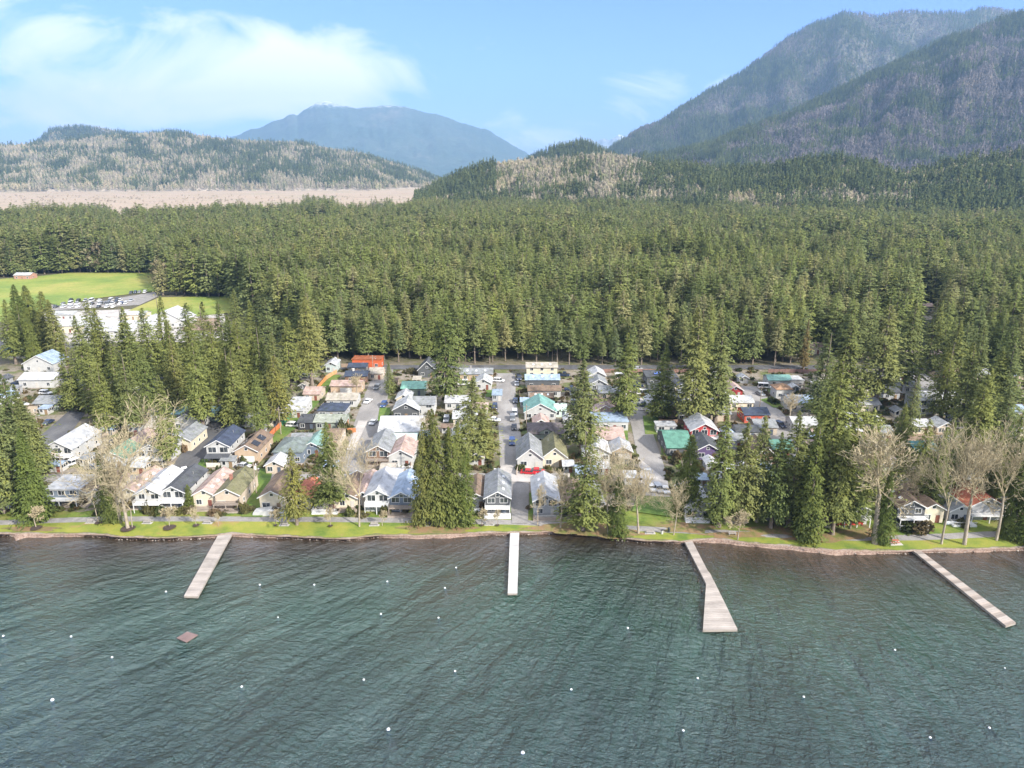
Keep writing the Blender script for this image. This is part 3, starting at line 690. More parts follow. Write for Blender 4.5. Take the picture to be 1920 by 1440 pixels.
def house(px, py, w, d, h, roof, wall, rc, fl, label, rk='shingle', pitch=.42, rot=None, name='house', trim=(.7,.7,.69), cat='house', wk='siding'):
    X, Y = G(px, py); rz = R(random.uniform(-1.2, 1.2) if rot is None else rot)
    t = thing(name, label, cat, (X, Y, GZ-.02), rz, 'cottages in the lakeside village' if cat == 'house' else None)
    footprints.append((X-w/2, X+w/2, Y, Y+d)); houses.append(t)
    W = w/2; hw = MB(); ro = MB(); m_w = M(wall, .75, .14, 2, kind=wk); m_r = M(rc, .5 if rk == 'metal' else .85, .45, 1.6, kind=rk)
    ov, ofr, th = .4, .55, .16; rise = 0
    if roof == 'gy':
        rise = W*pitch*1.3
        hw.extr([(-W,0),(W,0),(W,h),(0,h+rise),(-W,h)], 0, d, 'y')
        s = rise/W; e = W+ov; z0 = h+.03
        ro.extr([(-e,z0-s*ov),(0,z0+rise),(e,z0-s*ov),(e,z0-s*ov+th),(0,z0+rise+th),(-e,z0-s*ov+th)], -ofr, d+ofr, 'y')
        fa = MB(); zf = z0-.08
        for sg in (-1,1):
            fa.extr([(0,zf+rise-.02),(sg*(e+.02),zf-s*ov-.02),(sg*(e+.02),zf-s*ov+.24),(0,zf+rise+.24)], -ofr-.06, -ofr-.003, 'y')
        fa.build('fascia', M(trim, .5, .1), t)
    elif roof == 'gx':
        D = d/2; rise = D*pitch*.8
        hw.extr([(0,0),(d,0),(d,h),(D,h+rise),(0,h)], -W, W, 'x')
        s = rise/D; e = ov+.1; z0 = h+.03
        ro.extr([(-e,z0-s*e),(D,z0+rise),(d+e,z0-s*e),(d+e,z0-s*e+th),(D,z0+rise+th),(-e,z0-s*e+th)], -W-ov, W+ov, 'x')
    elif roof == 'hip':
        hw.box(-W, 0, 0, W, d, h); e = ov; z0 = h+.005; rise = min(W, d/2)*pitch
        r = max(0, W-d/2); q = max(0, d/2-W)
        ro.box(-W-e, -e, z0, W+e, d+e, z0+.14)
        a=(-W-e,-e,z0+.143); b=(W+e,-e,z0+.143); c=(W+e,d+e,z0+.143); dd=(-W-e,d+e,z0+.143)
        p=(-r if r else 0, d/2-q, z0+.14+rise); p2=(r if r else 0, d/2+q, z0+.14+rise)
        if r: ro.poly([a,b,p2,p]); ro.poly([b,c,p2]); ro.poly([c,dd,p,p2]); ro.poly([dd,a,p])
        elif q: ro.poly([a,b,p]); ro.poly([b,c,p2,p]); ro.poly([c,dd,p2]); ro.poly([dd,a,p,p2])
        else: ro.poly([a,b,p]); ro.poly([b,c,p]); ro.poly([c,dd,p]); ro.poly([dd,a,p])
    elif roof == 'flat':
        hw.box(-W, 0, 0, W, d, h); ro.box(-W-.25, -.25, h+.003, W+.25, d+.25, h+.22)
        ro.box(-W-.25,-.25,h+.223,W+.25,-.05,h+.4); ro.box(-W-.25,d+.05,h+.223,W+.25,d+.25,h+.4)
    elif roof == 'shed':
        hw.extr([(0,0),(d,0),(d,h+d*.13),(0,h)], -W, W, 'x'); rise = d*.13
        ro.extr([(-.4,h+.02-.05),(d+.3,h+.02+rise+.04),(d+.3,h+.2+rise),(-.4,h+.13)], -W-.3, W+.3, 'x')
    hw.build('wall', m_w, t); rf = ro.build('roof', m_r, t)
    # windows
    nfl = 2 if h > 4.2 else 1; near = Y < 250
    n = max(2, int(w/2.6)) if near else max(2, int(w/3.6))
    gar = 'G' in fl
    for f in range(nfl):
        zc = 1.55 + f*(h/2 if nfl == 2 else 0); big = (f == 1 and 'V' in fl)
        for i in range(n):
            x = -W + (i+.5)*w/n
            if gar and f == 0: continue
            if f == 0 and i == n//2: continue
            window(t, x, -.003, zc, (w/n*.66 if big else min(1.9, w/n*random.choice((.45,.55,.62)))) if near else 1.2, 1.3 if not big else 1.6, 0, trim)
    if gar:
        gd = MB(); gw = min(4.6, w*.66); gd.box(-gw/2, -.06, 0, gw/2, -.003, 2.2)
        for k in range(1,4): gd.box(-gw/2+.1, -.075, k*.55-.03, gw/2-.1, -.063, k*.55)
        gd.build('garage_door', M((.68,.67,.64), .6, .1), t)
    else:
        x = -W + (n//2+.5)*w/n; dr = MB(); dr.box(x-.48, -.08, .02, x+.48, -.003, 2.1); dd_ = dr.build('door', M(random.choice(((.2,.07,.05),(.08,.1,.13),(.5,.48,.44),(.25,.17,.1))), .5, .1), t)
        if near: hd = MB(); hd.box(x+.32, -.13, .98, x+.4, -.083, 1.06); hd.build('handle', M((.5,.48,.4), .3, .1, metal=1), dd_)
    if roof == 'gy' and rise > 1.2 and h < 5.5: window(t, 0, -.003, h+rise*.32, .8, .7, 0, trim)
    sg = 1 if px < 960 else -1
    for i in range(3 if near else 1):
        y = d*(i+.6)/(3.2 if near else 1.4)
        for f in range(nfl):
            window(t, sg*(W+.003), y, 1.6+f*h/2, .95, .9, R(90*sg), trim)
    s = (rise/W) if roof == 'gy' else 0
    ang = math.atan(s)
    if 'K' in fl and roof in ('gy','gx'):
        for i in range(3):
            sk = MB(); sk.box(-.35,-.5,0,.35,.5,.12); o = sk.build('skylight', M((.72,.74,.75), .25, .05), rf)
            if roof == 'gy':
                xx = sg*W*.45; o.location = (xx, d*(.2+.27*i), h+rise*(1-.45)+.19); o.rotation_euler = (0, sg*ang, 0)
            else:
                s2 = rise/(d/2); o.location = (-W*.55+i*W*.55, d*.25, h+rise*.5+.19); o.rotation_euler = (math.atan(s2), 0, 0)
    if 'S' in fl:
        for k in (-1, 1):
            for j in range(2):
                so = MB(); so.box(-W*.32,-1.5,0,W*.32,1.5,.09); o = so.build('solar_panel', M((.012,.014,.02), .15, .2), rf)
                o.location = (k*W*.52, d*(.27+.36*j), h+rise*.48+.26); o.rotation_euler = (0, k*ang, 0)
    if 'C' in fl:
        ch = MB(); cx = -sg*W*.35; zt = h+rise+.9; ch.box(cx-.35, d*.45, h*.5, cx+.35, d*.45+.7, zt); ch.box(cx-.42, d*.45-.07, zt+.003, cx+.42, d*.45+.77, zt+.12)
        ch.build('chimney', M(random.choice(((.7,.66,.6),(.3,.14,.1),(.35,.33,.31))), .9, .3), rf)
    if random.random() < .8:
        vp = MB(); vx = sg*W*.5; vp.tube((vx, d*.66, h), (vx, d*.66, h+rise*.6+.75), .07, .07, 6); vp.build('vent_pipe', M((.3,.3,.3), .6, .1), rf)
    dk = (.36,.3,.25) if 'w' not in fl else (.7,.7,.69)
    if 'B' in fl:
        z = h/2+.1; bm_ = MB(); bm_.box(-W, -1.9, z-.2, W, -.09, z)
        for x in (-W+.1, 0, W-.1): bm_.box(x-.08, -1.85, 0, x+.08, -1.69, z-.203)
        bk = bm_.build('balcony', M(dk, .8, .2, kind='plain'), t)
        r = MB(); railing(r, -W+.03, W-.03, -1.84, z+.004); railing_y(r, -W+.05, -1.75, -.15, z+.004); railing_y(r, W-.05, -1.75, -.15, z+.004)
        r.build('railing', M((.75,.75,.74) if 'w' in fl else (.12,.1,.09), .6, .1), bk)
    if 'D' in fl:
        bm_ = MB(); bm_.box(-W-.2, -2.6, .0, W+.2, -.09, .42)
        bk = bm_.build('deck', M(dk, .8, .25, kind='plain'), t)
        r = MB(); railing(r, -W-.1, W+.1, -2.55, .424, .9); railing_y(r, -W-.12, -2.5, -.2, .424, .9); r.build('railing', M((.75,.75,.74) if 'w' in fl else (.2,.16,.13), .6, .1), bk)
    if 'A' in fl:
        aw = MB(); aw.extr([(-2.4,2.35),(-.09,3.0),(-.09,3.12),(-2.4,2.47)], -W-.1, W+.1, 'x')
        for x in (-W+.1, -W*.33, W*.33, W-.1): aw.box(x-.06,-2.35,0,x+.06,-2.23,2.34)
        aw.build('awning', M(rDK, .4, .1), t)
    if 'X' in fl:     # dormer gable over the front slope
        dm = MB(); q = min(2.2, w*.2); dm.extr([(-q,h-.2),(q,h-.2),(q,h+.9),(0,h+1.9),(-q,h+.9)], -.3, d*.45, 'y'); dm.build('dormer', m_w, t)
        d2 = MB(); e=q+.3; d2.extr([(-e,h+.72),(0,h+1.93),(e,h+.72),(e,h+.85),(0,h+2.07),(-e,h+.85)], -.7, d*.5, 'y'); d2.build('dormer_roof', m_r, t)
        window(t, 0, -.303, h+.65, 1.1, .9, 0, trim)
    return t
HS = [
 # front row, left to right
 (120,948,9,9,5,'flat',BL,rLG,'Bw','blue walled cottage with flat grey roof and white upper deck near the left edge','metal'),
 (152,944,6,10,3,'gy',CR,rBR,'D','low cream cottage with brown roof beside the blue walled one'),
 (186,946,5,12,3.4,'gy',CR,rPK,'','small cream cottage with pink roof hidden behind the ivy covered trees'),
 (245,948,6.4,17,3.6,'gy',CR,rPK,'DK','cream cottage with long dusty pink roof right of the largest bare tree'),
 (282,956,6.6,17,5.2,'gy',WH,rWH,'BwK','white two storey cottage with white metal roof and double front decks','metal'),
 (328,952,6.2,16,5.1,'gy',WH,rDK,'BwV','white cottage with slate grey roof beside the conical shrub'),
 (385,951,5.6,16,3.8,'gy',CR,rPK,'VDK','pale cottage with soft pink roof and glazed front gable by the conical shrub'),
 (429,954,6.3,16,4.6,'gy',BG,rMO,'BDVC','brown timber cottage with mossy brown roof and chimney by the grass alley'),
 (512,957,6.4,14,4.4,'gy',CR,rBR,'V','cottage with dark brown roof and white trim right of the grass alley'),
 (567,953,4.5,11,3.0,'gy',CR,rRD,'','small cream cottage with red brown roof behind the golden cedar'),
 (613,956,6.2,12,3.0,'hip',CR,rMO,'Dw','low cream cottage with mossy hip roof behind the dark shoreline fir'),
 (652,953,5.2,13,3.2,'gy',CR,rBR,'D','narrow cream cottage with brown roof left of the pale poplar'),
 (682,951,4.6,14,3.4,'gy',BG,rPK,'K','narrow cottage with faded pink roof right behind the pale poplar'),
 (709,959,6.1,15,5.2,'gy',WH,rWH,'BwV','white two storey cottage with bright white metal roof and arched glazing','metal'),
 (754,962,6.2,15,4.9,'gy',BL,rBL,'BDK','blue grey cottage with pale blue metal roof beside the bright white roofed one','metal'),
 (893,954,4.8,12,3.3,'gy',WH,rBR,'Dw','white cottage with rusty brown roof between the cedars and the dark grey house'),
 (933,964,6.4,14,5.3,'gy',DG,rGY,'BDwK','dark grey two storey house with white trim left of the lane to the middle pier'),
 (1024,968,6.4,15,5.0,'gy',GY,rLG,'VDK','pale grey two storey house right of the lane to the middle pier','metal'),
 (1078,966,8,12,3.0,'gy',BR,rBR,'D','low dark brown cottage behind the leafless trees right of the lane'),
 (1113,962,5,11,3.0,'gy',CR,rGY,'','small cream cottage with grey roof half hidden by leafless trees'),
 (1308,972,6.6,12,3.6,'gy',WH,rLG,'DwV','white cottage with grey roof and wide front deck beside the open lawn'),
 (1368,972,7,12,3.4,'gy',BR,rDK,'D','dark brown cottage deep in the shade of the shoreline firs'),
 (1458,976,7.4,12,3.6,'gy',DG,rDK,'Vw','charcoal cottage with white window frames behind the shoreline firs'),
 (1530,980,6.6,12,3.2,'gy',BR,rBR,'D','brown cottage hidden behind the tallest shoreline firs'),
 (1600,983,6.4,12,4.8,'gy',WH,rLG,'Bw','white two storey cottage above a bright red ground floor deck'),
 (1704,985,6.8,16,5.6,'gy',DG,rBR,'BDwK','charcoal two storey house with brown roof and three skylights'),
 (1746,980,5.4,12,4.0,'gy',CR,rBR,'','cream cottage wall squeezed beside the charcoal two storey house'),
 (1798,979,5.4,12,3.4,'gy',WH,rGY,'Dw','white cottage with blue deck edge between the leaning pale trees'),
 (1846,975,9,11,4.4,'gy',GY,rRD,'VBw','grey house with rusty orange roof and white framed gable glazing'),
 (1906,965,7,12,3.4,'gy',CR,rLG,'','cream cottage with light roof at the right end of the waterfront row'),
 # second row left
 (25,905,7,10,3,'gy',BG,rGY,'','grey roofed cottage behind the big conifers at the left edge'),
 (112,866,9,15,4.8,'gy',WH,rLG,'VBw','large white gable house with pale roof and big triangular glazing','metal'),
 (286,872,8.4,13,5.0,'gy',WH,rGY,'BwV','white two storey house with stacked glazed verandas beside the dark street'),
 (340,846,6.6,12,3.8,'gy',CR,rGY,'','beige gable cottage along the dark street behind the veranda house'),
 (250,850,6,10,3.2,'gy',BG,rPK,'C','cottage with rust stained pink roof behind the largest bare tree'),
 (294,818,7,9,3.0,'gx',CR,rBG,'','low cream cottage with beige roof in front of the dark trimmed white house'),
 (352,806,9,10,3.6,'gy',WH,rDK,'','white house with dark curved roof edge near the top of the dark street'),
 (368,790,16,8,3.0,'gx',MT,(.3,.5,.52),'','long low building with pale turquoise roof under the firs','metal'),
 (214,878,7,10,3.4,'gy',WH,rGN,'','white cottage with green roof behind the largest bare tree'),
 (412,868,6.9,13,6.2,'gy',WH,rNV,'AV','tall modern white house with navy roof and black awning'),
 (464,868,7,13,4.4,'gy',TN,rBR,'SGV','timber cottage with solar panels on its brown roof above a white garage'),
 (541,870,8.4,12,4.0,'hip',BL,(.17,.2,.19),'VD','slate blue cottage with grey green hip roof right of the grass alley'),
 (586,856,5.5,10,3.4,'gy',BL,(.2,.33,.3),'','cottage with faded teal roof beside the slate blue one'),
 (710,873,6.8,14,5.2,'gy',BR,rGY,'BDV','three level red brown timber house with grey roof beside the left street'),
 (752,876,7.0,12,4.2,'gy',WH,rPK,'DwV','white gable cottage with pale pink roof and fenced front deck'),
 (757,848,7.6,6,4.6,'gx',MT,MT,'','mint green box roof building behind the pale pink roofed cottage','metal'),
 (750,826,13.5,15,3.4,'gx',WH,rWH,'K','wide white metal roofed house right of the left street','metal'),
 (762,786,9,9,3.8,'gy',DG,rLG,'V','house with black front gable and pale grey roof'),
 (795,779,7.5,9,4.8,'gx',WH,rGY,'','grey roofed white house joined behind the black gabled one'),
 (775,742,9,9,3.2,'gx',GN,(.2,.42,.33),'','cottage with pale green roof below the dark grey A frame','metal'),
 (801,708,7.5,8,3.6,'gy',DG,rDK,'','dark charcoal steep gabled house on the back road',None,.75),
 # left of left street
 (688,691,12.8,6,4.6,'flat',OR,(.33,.1,.04),'','bright orange flat roofed building at the back of the village'),
 (670,700,7.6,6,3.0,'gx',DG,rNV,'','navy roofed cottage in front of the orange building'),
 (668,718,9,7,3.2,'gx',BR,rNV,'C','brown house with dark blue roof below the navy roofed cottage'),
 (705,712,5.5,8,3,'gx',BG,rBG,'','small cottage with beige roof by the top of the left street'),
 (649,737,12,7,3.2,'gx',TN,rPK,'G','wide tan house with pinkish roof left of the left street'),
 (641,763,11,8,3.0,'gx',WH,rBG,'','white house with broad beige grey roof left of the left street'),
 (622,784,9.5,8,2.9,'hip',GY,rNV,'','cottage with dark slate hip roof beside the leafy green shrub'),
 (618,806,10,8,3.0,'gx',GN,(.3,.32,.27),'','cottage with olive grey roof left of the left street'),
 (576,806,6,6,2.8,'shed',BK,rDK,'','black roofed shed along the grass alley'),
 (562,846,6,9,2.8,'gx',GY,rGY,'','grey roofed outbuilding next to the grass alley'),
 (620,838,6,9,3,'gx',BG,rBR,'','brown cottage half hidden behind the dark shoreline fir'),
 (552,784,6.5,11,3,'shed',WH,rWH,'','white roofed building with green side along the grass alley','metal'),
 (585,752,6,9,3,'gx',BG,rPK,'','pink roofed cabin left of the orange fence'),
 (621,698,4.5,8,3.6,'gy',(.45,.52,.5),rLG,'','narrow pale green building at the back end of the grass alley','metal'),
 (464,801,5.5,6,2.9,'flat',WH,rLG,'','small white flat roofed shed beside the dark street'),
 (508,800,6,7,3,'gx',CR,rPK,'','pinkish cabin behind the white flat roofed shed'),
 # centre
 (893,714,13.5,8,3.2,'gx',TN,rGY,'CK','wide tan house with grey roof left of the middle street'),
 (906,731,6.5,8,3,'gy',WH,rLG,'','white cottage with light roof below the wide tan house'),
 (858,768,9,8,3.0,'gx',WH,rWH,'','white roofed house behind the light green firs','metal'),
 (872,800,8,8,3.2,'gx',CR,rLG,'','pale roofed cottage among the light green firs left of the middle street'),
 (868,836,7,8,3.2,'gy',WH,rLG,'','white cottage tucked below the light green firs'),
 (932,752,3.6,7,2.4,'flat',GY,rBL,'','small carport with pale blue roof on the middle street'),
 (893,872,4.5,6,2.8,'gy',WH,rBG,'','tiny white cottage at the foot of the light green firs'),
 (1016,708,13,7,5.2,'gx',CR,rBG,'K','large cream two storey house with beige roof at the back'),
 (1017,729,13.5,7,4.4,'gx',DG,rBL,'KV','black walled house with blue grey roof in front of the large cream one'),
 (1021,745,12.5,6,3.0,'gx',WH,rBR,'','white house with brown roof below the black walled one'),
 (1016,757,8.5,5,2.8,'gx',BR,rBR,'K','small dark brown roofed cottage right of the middle street'),
 (1013,787,11,11,3.2,'gy',WH,rTE,'','white gable house with bright teal green metal roof','metal'),
 (1051,782,4,7,2.8,'gx',MT,MT,'','little mint roofed annex beside the teal green roof','metal'),
 (1024,834,11.5,10,4.2,'hip',GN,(.12,.1,.1),'XV','large grey green house with dark brown hip roof and centre dormer'),
 (994,878,7.5,13,3.4,'gy',WH,rGY,'V','white gable cottage with grey roof at the foot of the middle street',None,.62),
 (1040,875,7.0,13,3.4,'gy',CR,rMO,'V','cream gable cottage with mossy roof beside the white gabled one',None,.62),
 (1120,717,6.5,8,3.2,'gy',WH,rWH,'','cottage with bright white rounded roof near the forest edge','metal'),
 (1122,733,6.5,7,3.2,'gy',GY,rGY,'','grey gabled cottage below the bright white rounded roof'),
 (1143,750,8,9,3,'gx',BG,rGY,'C','grey roofed cottage left of the tall fir by the right street'),
 (1134,772,8,7,3,'gx',BG,rBR,'','brown roofed cottage above the pink walled one'),
 (1134,785,8,5,3,'gy',rPK,rPK,'','pink walled cottage in the row left of the right street'),
 (1144,808,12,9,3.4,'flat',WH,rBL,'','white house with flat blue grey roof left of the right street'),
 (1137,840,11,11,3.2,'gx',CR,rPK,'','cottage with broad pale pink roof behind the leafless trees'),
 (1118,866,8,9,3.2,'gy',WH,rWH,'','white roofed cottage behind the lower leafless trees','metal'),
 # right street east side
 (1241,723,12.5,10,3.6,'flat',DG,rDK,'K','black flat roofed house with a blue tarp on top'),
 (1240,744,9.5,8,3.2,'gx',DG,rDK,'','black roofed cottage below the flat roofed black house'),
 (1233,770,7.5,7,3.0,'gy',WH,rWH,'G','white metal roofed garage right of the right street','metal'),
 (1268,784,9.5,10,4.0,'gy',TN,rGY,'V','tan house with grey roof and leafless climber on its front'),
 (1249,812,6.5,4,2.6,'flat',WH,rLG,'','long pale trailer home at the edge of the green verge','metal'),
 (1273,856,7.5,15,3.2,'gx',DG,rGN,'','green metal roofed building beside the red house','metal'),
 (1319,831,8.6,10,5.0,'gy',RD,rWH,'VBw','bright red house with white metal roof and white trim','metal'),
 (1326,862,7.6,10,3.2,'gy',(.11,.075,.17),rDK,'','cottage with purple front gable and nearly black roof'),
 (1378,745,5.5,8,3.2,'gy',RD,rPK,'','small red cottage with pink roof near the fork of the far street'),
 (1390,768,8.5,8,3,'gx',CR,rWH,'','white roofed cottage below the small red pink roofed one'),
 (1418,793,8.5,8,3.2,'gx',(.5,.1,.06),rNV,'','red cottage with navy roof beside the far street'),
 (1436,816,7,8,3,'gx',BG,rGY,'','grey roofed cottage below the red navy roofed one'),
 (1350,790,7,8,3,'gx',BG,rGY,'','grey cottage hidden behind the twin tall firs'),
 (1434,874,6,10,3.6,'gy',BR,rBR,'V','brown shingled steep cottage glimpsed between the right hand firs',None,.7),
 (1467,858,6,8,3,'gx',DG,rGN,'','dark green roofed cottage glimpsed between the right hand firs','metal'),
 (1461,726,9,7,3.2,'gx',WH,rTE,'','white house with sea green roof at the right end of the back row','metal'),
 (1493,727,5.4,6,3.2,'flat',WH,rWH,'B','white boat shaped house beside the sea green roof'),
 (1469,748,6,6,4.0,'hip',WH,(.33,.2,.12),'','white tower house with brown pyramid roof',None,.55),
 (1503,772,9,9,3.6,'gx',WH,rBL,'','pale blue roofed house right of the brown pyramid roof','metal'),
 (1510,812,8,8,3.2,'gx',WH,rWH,'','white roofed cottage left of the big leaning firs'),
 (1590,803,8,8,3.2,'gx',WH,rLG,'','pale cottage showing through gaps in the big firs'),
 (1625,772,9,8,3.0,'gx',CR,rWH,'','white roofed cottage behind the bare tree with an ivy skirt','metal'),
 (1565,722,13,7,3.0,'gx',CR,rBG,'','long cream building at the forest edge behind the golden fir'),
 (1760,777,15,10,6.2,'gx',WH,rWH,'BwV','large white two storey house with columns right of the curving street'),
 (1737,862,7,8,3.0,'gx',DG,(.05,.2,.2),'','cottage with dark teal roof behind the leaning pale trees','metal'),
 (1848,778,7,8,3,'gx',WH,rLG,'','white cottage half hidden by firs near the right edge'),
 (1858,905,9,8,3.0,'gx',BG,rPK,'','cottage with pinkish grey roof behind the rusty orange one'),
 (1640,860,8,8,3.0,'gx',WH,rLG,'','pale cottage behind the crown of the ivy skirted bare tree'),
 (1800,850,8,8,3.0,'gx',BG,rGY,'','grey cottage behind the second leaning pale tree'),
 # far right clearing
 (1733,684,15,8,5.5,'gx',CR,rPK,'','broad pinkish house in the right hand clearing'),
 (1735,648,13,8,4,'gx',GY,rNV,'','dark blue roofed house behind the broad pinkish one'),
 (1728,612,12,8,4,'gx',WH,rBG,'','pale house deeper in the right hand clearing'),
 (1732,586,12,8,4,'gx',CR,rPK,'','cream roofed house deepest in the right hand clearing'),
 (1533,664,11,7,4,'gx',CR,rPK,'','cream building tucked inside the forest edge'),
 (1628,524,26,12,6,'gx',WH,rBL,'','distant pale blue roofed building in a forest gap'),
 (1511,512,12,8,6,'gx',WH,rWH,'','tiny white building peeking out of the deep forest'),
 # left background
 (205,636,26,20,5.0,'gx',WH,rWH,'','large white roofed school hall behind the firs','metal'),
 (262,628,14,20,4.2,'gy',WH,rWH,'','white gabled school wing right of the hall','metal'),
 (165,612,16,9,3.6,'gx',WH,rWH,'','low white roofed school shed row behind the hall','metal'),
 (250,600,14,8,3.4,'gx',CR,rLG,'','pale school building beside the small sports field','metal'),
 (312,614,20,16,4.5,'gy',WH,rWH,'','long white roofed school wing beside the small sports field','metal'),
 (132,624,18,14,4.0,'gx',CR,rWH,'','grey white school block at the left of the hall'),
 (120,600,12,8,3.5,'gx',WH,rLG,'','small pale building by the school parking lot'),
 (42,524,13,9,3.6,'gx',(.4,.22,.17),rWH,'','small red walled building at the left end of the playing field'),
 (32,672,11,9,3.2,'gx',CR,rTE,'','cottage with sea green roof near the left edge'),
 (74,697,13,11,4.2,'gy',WH,rBL,'','house with slate blue roof left of the fir cluster'),
 (70,727,14,10,3.6,'gx',WH,rWH,'K','white roofed house below the slate blue roof','metal'),
 (274,748,9,11,4,'gy',DG,rDK,'','nearly black gabled house in a gap of the fir cluster'),
 (338,705,8,12,3.5,'gy',GY,rLG,'','grey house glimpsed deep in the fir cluster','metal'),
 (86,770,8,9,3,'gx',GN,rGY,'','grey green cottage under the left hand firs'),
 (20,790,8,9,3,'gx',BG,rBR,'','brown cottage under the conifers at the left edge'),
 (62,880,7,9,3,'gx',BG,rGY,'','grey cottage left of the large white gable house'),
]
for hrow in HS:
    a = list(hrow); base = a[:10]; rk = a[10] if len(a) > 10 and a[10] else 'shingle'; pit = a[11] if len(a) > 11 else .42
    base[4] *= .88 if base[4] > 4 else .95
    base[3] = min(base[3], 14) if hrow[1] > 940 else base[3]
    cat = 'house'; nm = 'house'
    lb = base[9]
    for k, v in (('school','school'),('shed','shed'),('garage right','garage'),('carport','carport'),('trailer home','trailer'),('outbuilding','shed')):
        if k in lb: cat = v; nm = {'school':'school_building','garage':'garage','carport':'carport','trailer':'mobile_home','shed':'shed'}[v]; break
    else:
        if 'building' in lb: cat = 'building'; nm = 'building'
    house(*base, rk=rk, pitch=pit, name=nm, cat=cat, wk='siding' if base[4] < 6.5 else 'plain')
# blue tarp
X, Y = G(1241, 723); m = MB(); m.slab([(-1.8,-1),(1.6,-1.2),(2,1.1),(-1.4,1.3)], 0, .12); m.slab([(-.9,-.5),(.9,-.6),(1.1,.6),(-.8,.6)], .123, .55)
o = m.build('tarp', M((.12,.2,.5), .5, .3)); o.location = (X-1, Y+4, GZ+4.02); tag(o, 'crumpled blue tarp lying on the black flat roof', 'tarp')

# ------------------------------------------------------------------ piers, raft, buoys
DZ = .85
DECKM = M((.36,.32,.285), .85, .25, .8); DECKW = M((.47,.455,.44), .8, .15, .8); PILEM = M((.07,.055,.045), .9, .3, 2); RIMM = M((.33,.29,.25), .85, .25, 2)
def pier(label, pix, mat, ends, half=1.0, step=4.0, nleft=None, tones=None, mcol=(.36,.32,.285)):
    P = [G(x, y, DZ) for x, y in pix]; ox, oy = P[0]
    t = thing('pier', label, 'pier', (ox, oy, 0), 0, 'wooden piers along the shore')
    q = [(p[0]-ox, p[1]-oy) for p in P]
    kq = len(q); nl = nleft or kq//2
    Lc = [q[0]]+[q[j] for j in range(kq-1, kq-nl, -1)]; Rc = q[1:kq-nl+1]
    def chain(c, f):
        ls = [math.dist(a, b) for a, b in zip(c, c[1:])]; tot = sum(ls)*f
        for a, b, l in zip(c, c[1:], ls):
            if tot <= l+1e-6: u = tot/l; return (a[0]+(b[0]-a[0])*u, a[1]+(b[1]-a[1])*u)
            tot -= l
        return c[-1]
    nb_ = int(math.dist(Lc[0], Lc[-1])/.6); m = MB()
    for j in range(nb_):
        f0, f1 = j/nb_, (j+.93)/nb_
        m.slab([chain(Lc, f0), chain(Rc, f0), chain(Rc, f1), chain(Lc, f1)], DZ-.14, DZ+random.uniform(-.01,.01))
    o = m.build('deck', mat, t); tn = tones or (1,.86,.93,1.08)
    for k_ in tn[1:]: o.data.materials.append(M(tuple(c_*k_ for c_ in mcol), .85, .25, .8))
    for pl in o.data.polygons: pl.material_index = (pl.index//6*7919 + pl.index//30) % len(tn)
    # rim beams below the deck edge
    r = MB(); k = len(q); cx = sum(p[0] for p in q)/k; cy = sum(p[1] for p in q)/k
    for i in range(k):
        a, b = Vector((*q[i],0)), Vector((*q[(i+1)%k],0)); d = b-a
        if d.length < .3: continue
        nrm = Vector((-d.y, d.x, 0)).normalized()
        r.v += [tuple(a+Vector((0,0,DZ-.5))), tuple(b+Vector((0,0,DZ-.5))), tuple(b+Vector((0,0,DZ-.143))), tuple(a+Vector((0,0,DZ-.143))),
                tuple(a-nrm*.12+Vector((0,0,DZ-.5))), tuple(b-nrm*.12+Vector((0,0,DZ-.5))), tuple(b-nrm*.12+Vector((0,0,DZ-.143))), tuple(a-nrm*.12+Vector((0,0,DZ-.143)))]
        n = len(r.v)-8
        for f in ((0,1,2,3),(7,6,5,4),(0,4,5,1),(3,2,6,7)): r.f.append(tuple(n+j for j in f))
    r.build('rim_beam', RIMM, t)
    a, b = Vector((*G(*ends[0], DZ),0))-Vector((ox,oy,0)), Vector((*G(*ends[1], DZ),0))-Vector((ox,oy,0)); d = (b-a); n = int(d.length/step); side = Vector((-d.y, d.x, 0)).normalized()*half
    for i in range(n+1):
        c = a + d*(i/n)*.985
        for s in (-1,1):
            p = c+side*s*.8; z = MB(); z.tube((p.x,p.y,-2.2),(p.x,p.y,DZ-.16), .14, .14, 7); z.build('pile', PILEM, t)
    return t
pier('weathered plank pier slanting out from the left lawn', [(415,992),(440,992),(371,1118),(345,1117)], DECKM, ((427,992),(358,1117)), 1.15)
pier('straight whitish pier at the foot of the middle lane', [(957,983),(974,983),(970,1112),(952,1112)], DECKW, ((965,984),(961,1111)), .9, mcol=(.47,.455,.44), tones=(1,.95,1.04))
pier('paddle shaped pier widening to a broad triangular platform', [(1282,1012),(1297,1012),(1327,1070),(1331,1074),(1355,1122),(1358,1128),(1383,1180),(1318,1181),(1324,1094)], DECKM, ((1290,1013),(1350,1178)), 1.0, nleft=3)
pier('long narrow weathered pier slanting toward the lower right corner', [(1708,1029),(1722,1029),(1905,1167),(1886,1173)], DECKM, ((1715,1030),(1894,1169)), .9, tones=(1,.7,.85,1.15), mcol=(.33,.28,.24))
rp = [G(x, y, .35) for x, y in ((331,1196),(351,1184),(371,1190),(349,1204))]; ox, oy = rp[0]
t = thing('swim_raft', 'small brown square swim raft floating beyond the left pier', 'raft', (ox, oy, 0)); q = [(p[0]-ox, p[1]-oy) for p in rp]
m = MB(); m.slab(q, .2, .35); m.build('deck', M((.19,.13,.12), .8, .25, 3), t)
m = MB(); cx = sum(p[0] for p in q)/4; cy = sum(p[1] for p in q)/4; m.slab([(cx+(p[0]-cx)*.9, cy+(p[1]-cy)*.9) for p in q], -.25, .197); m.build('float', PILEM, t)
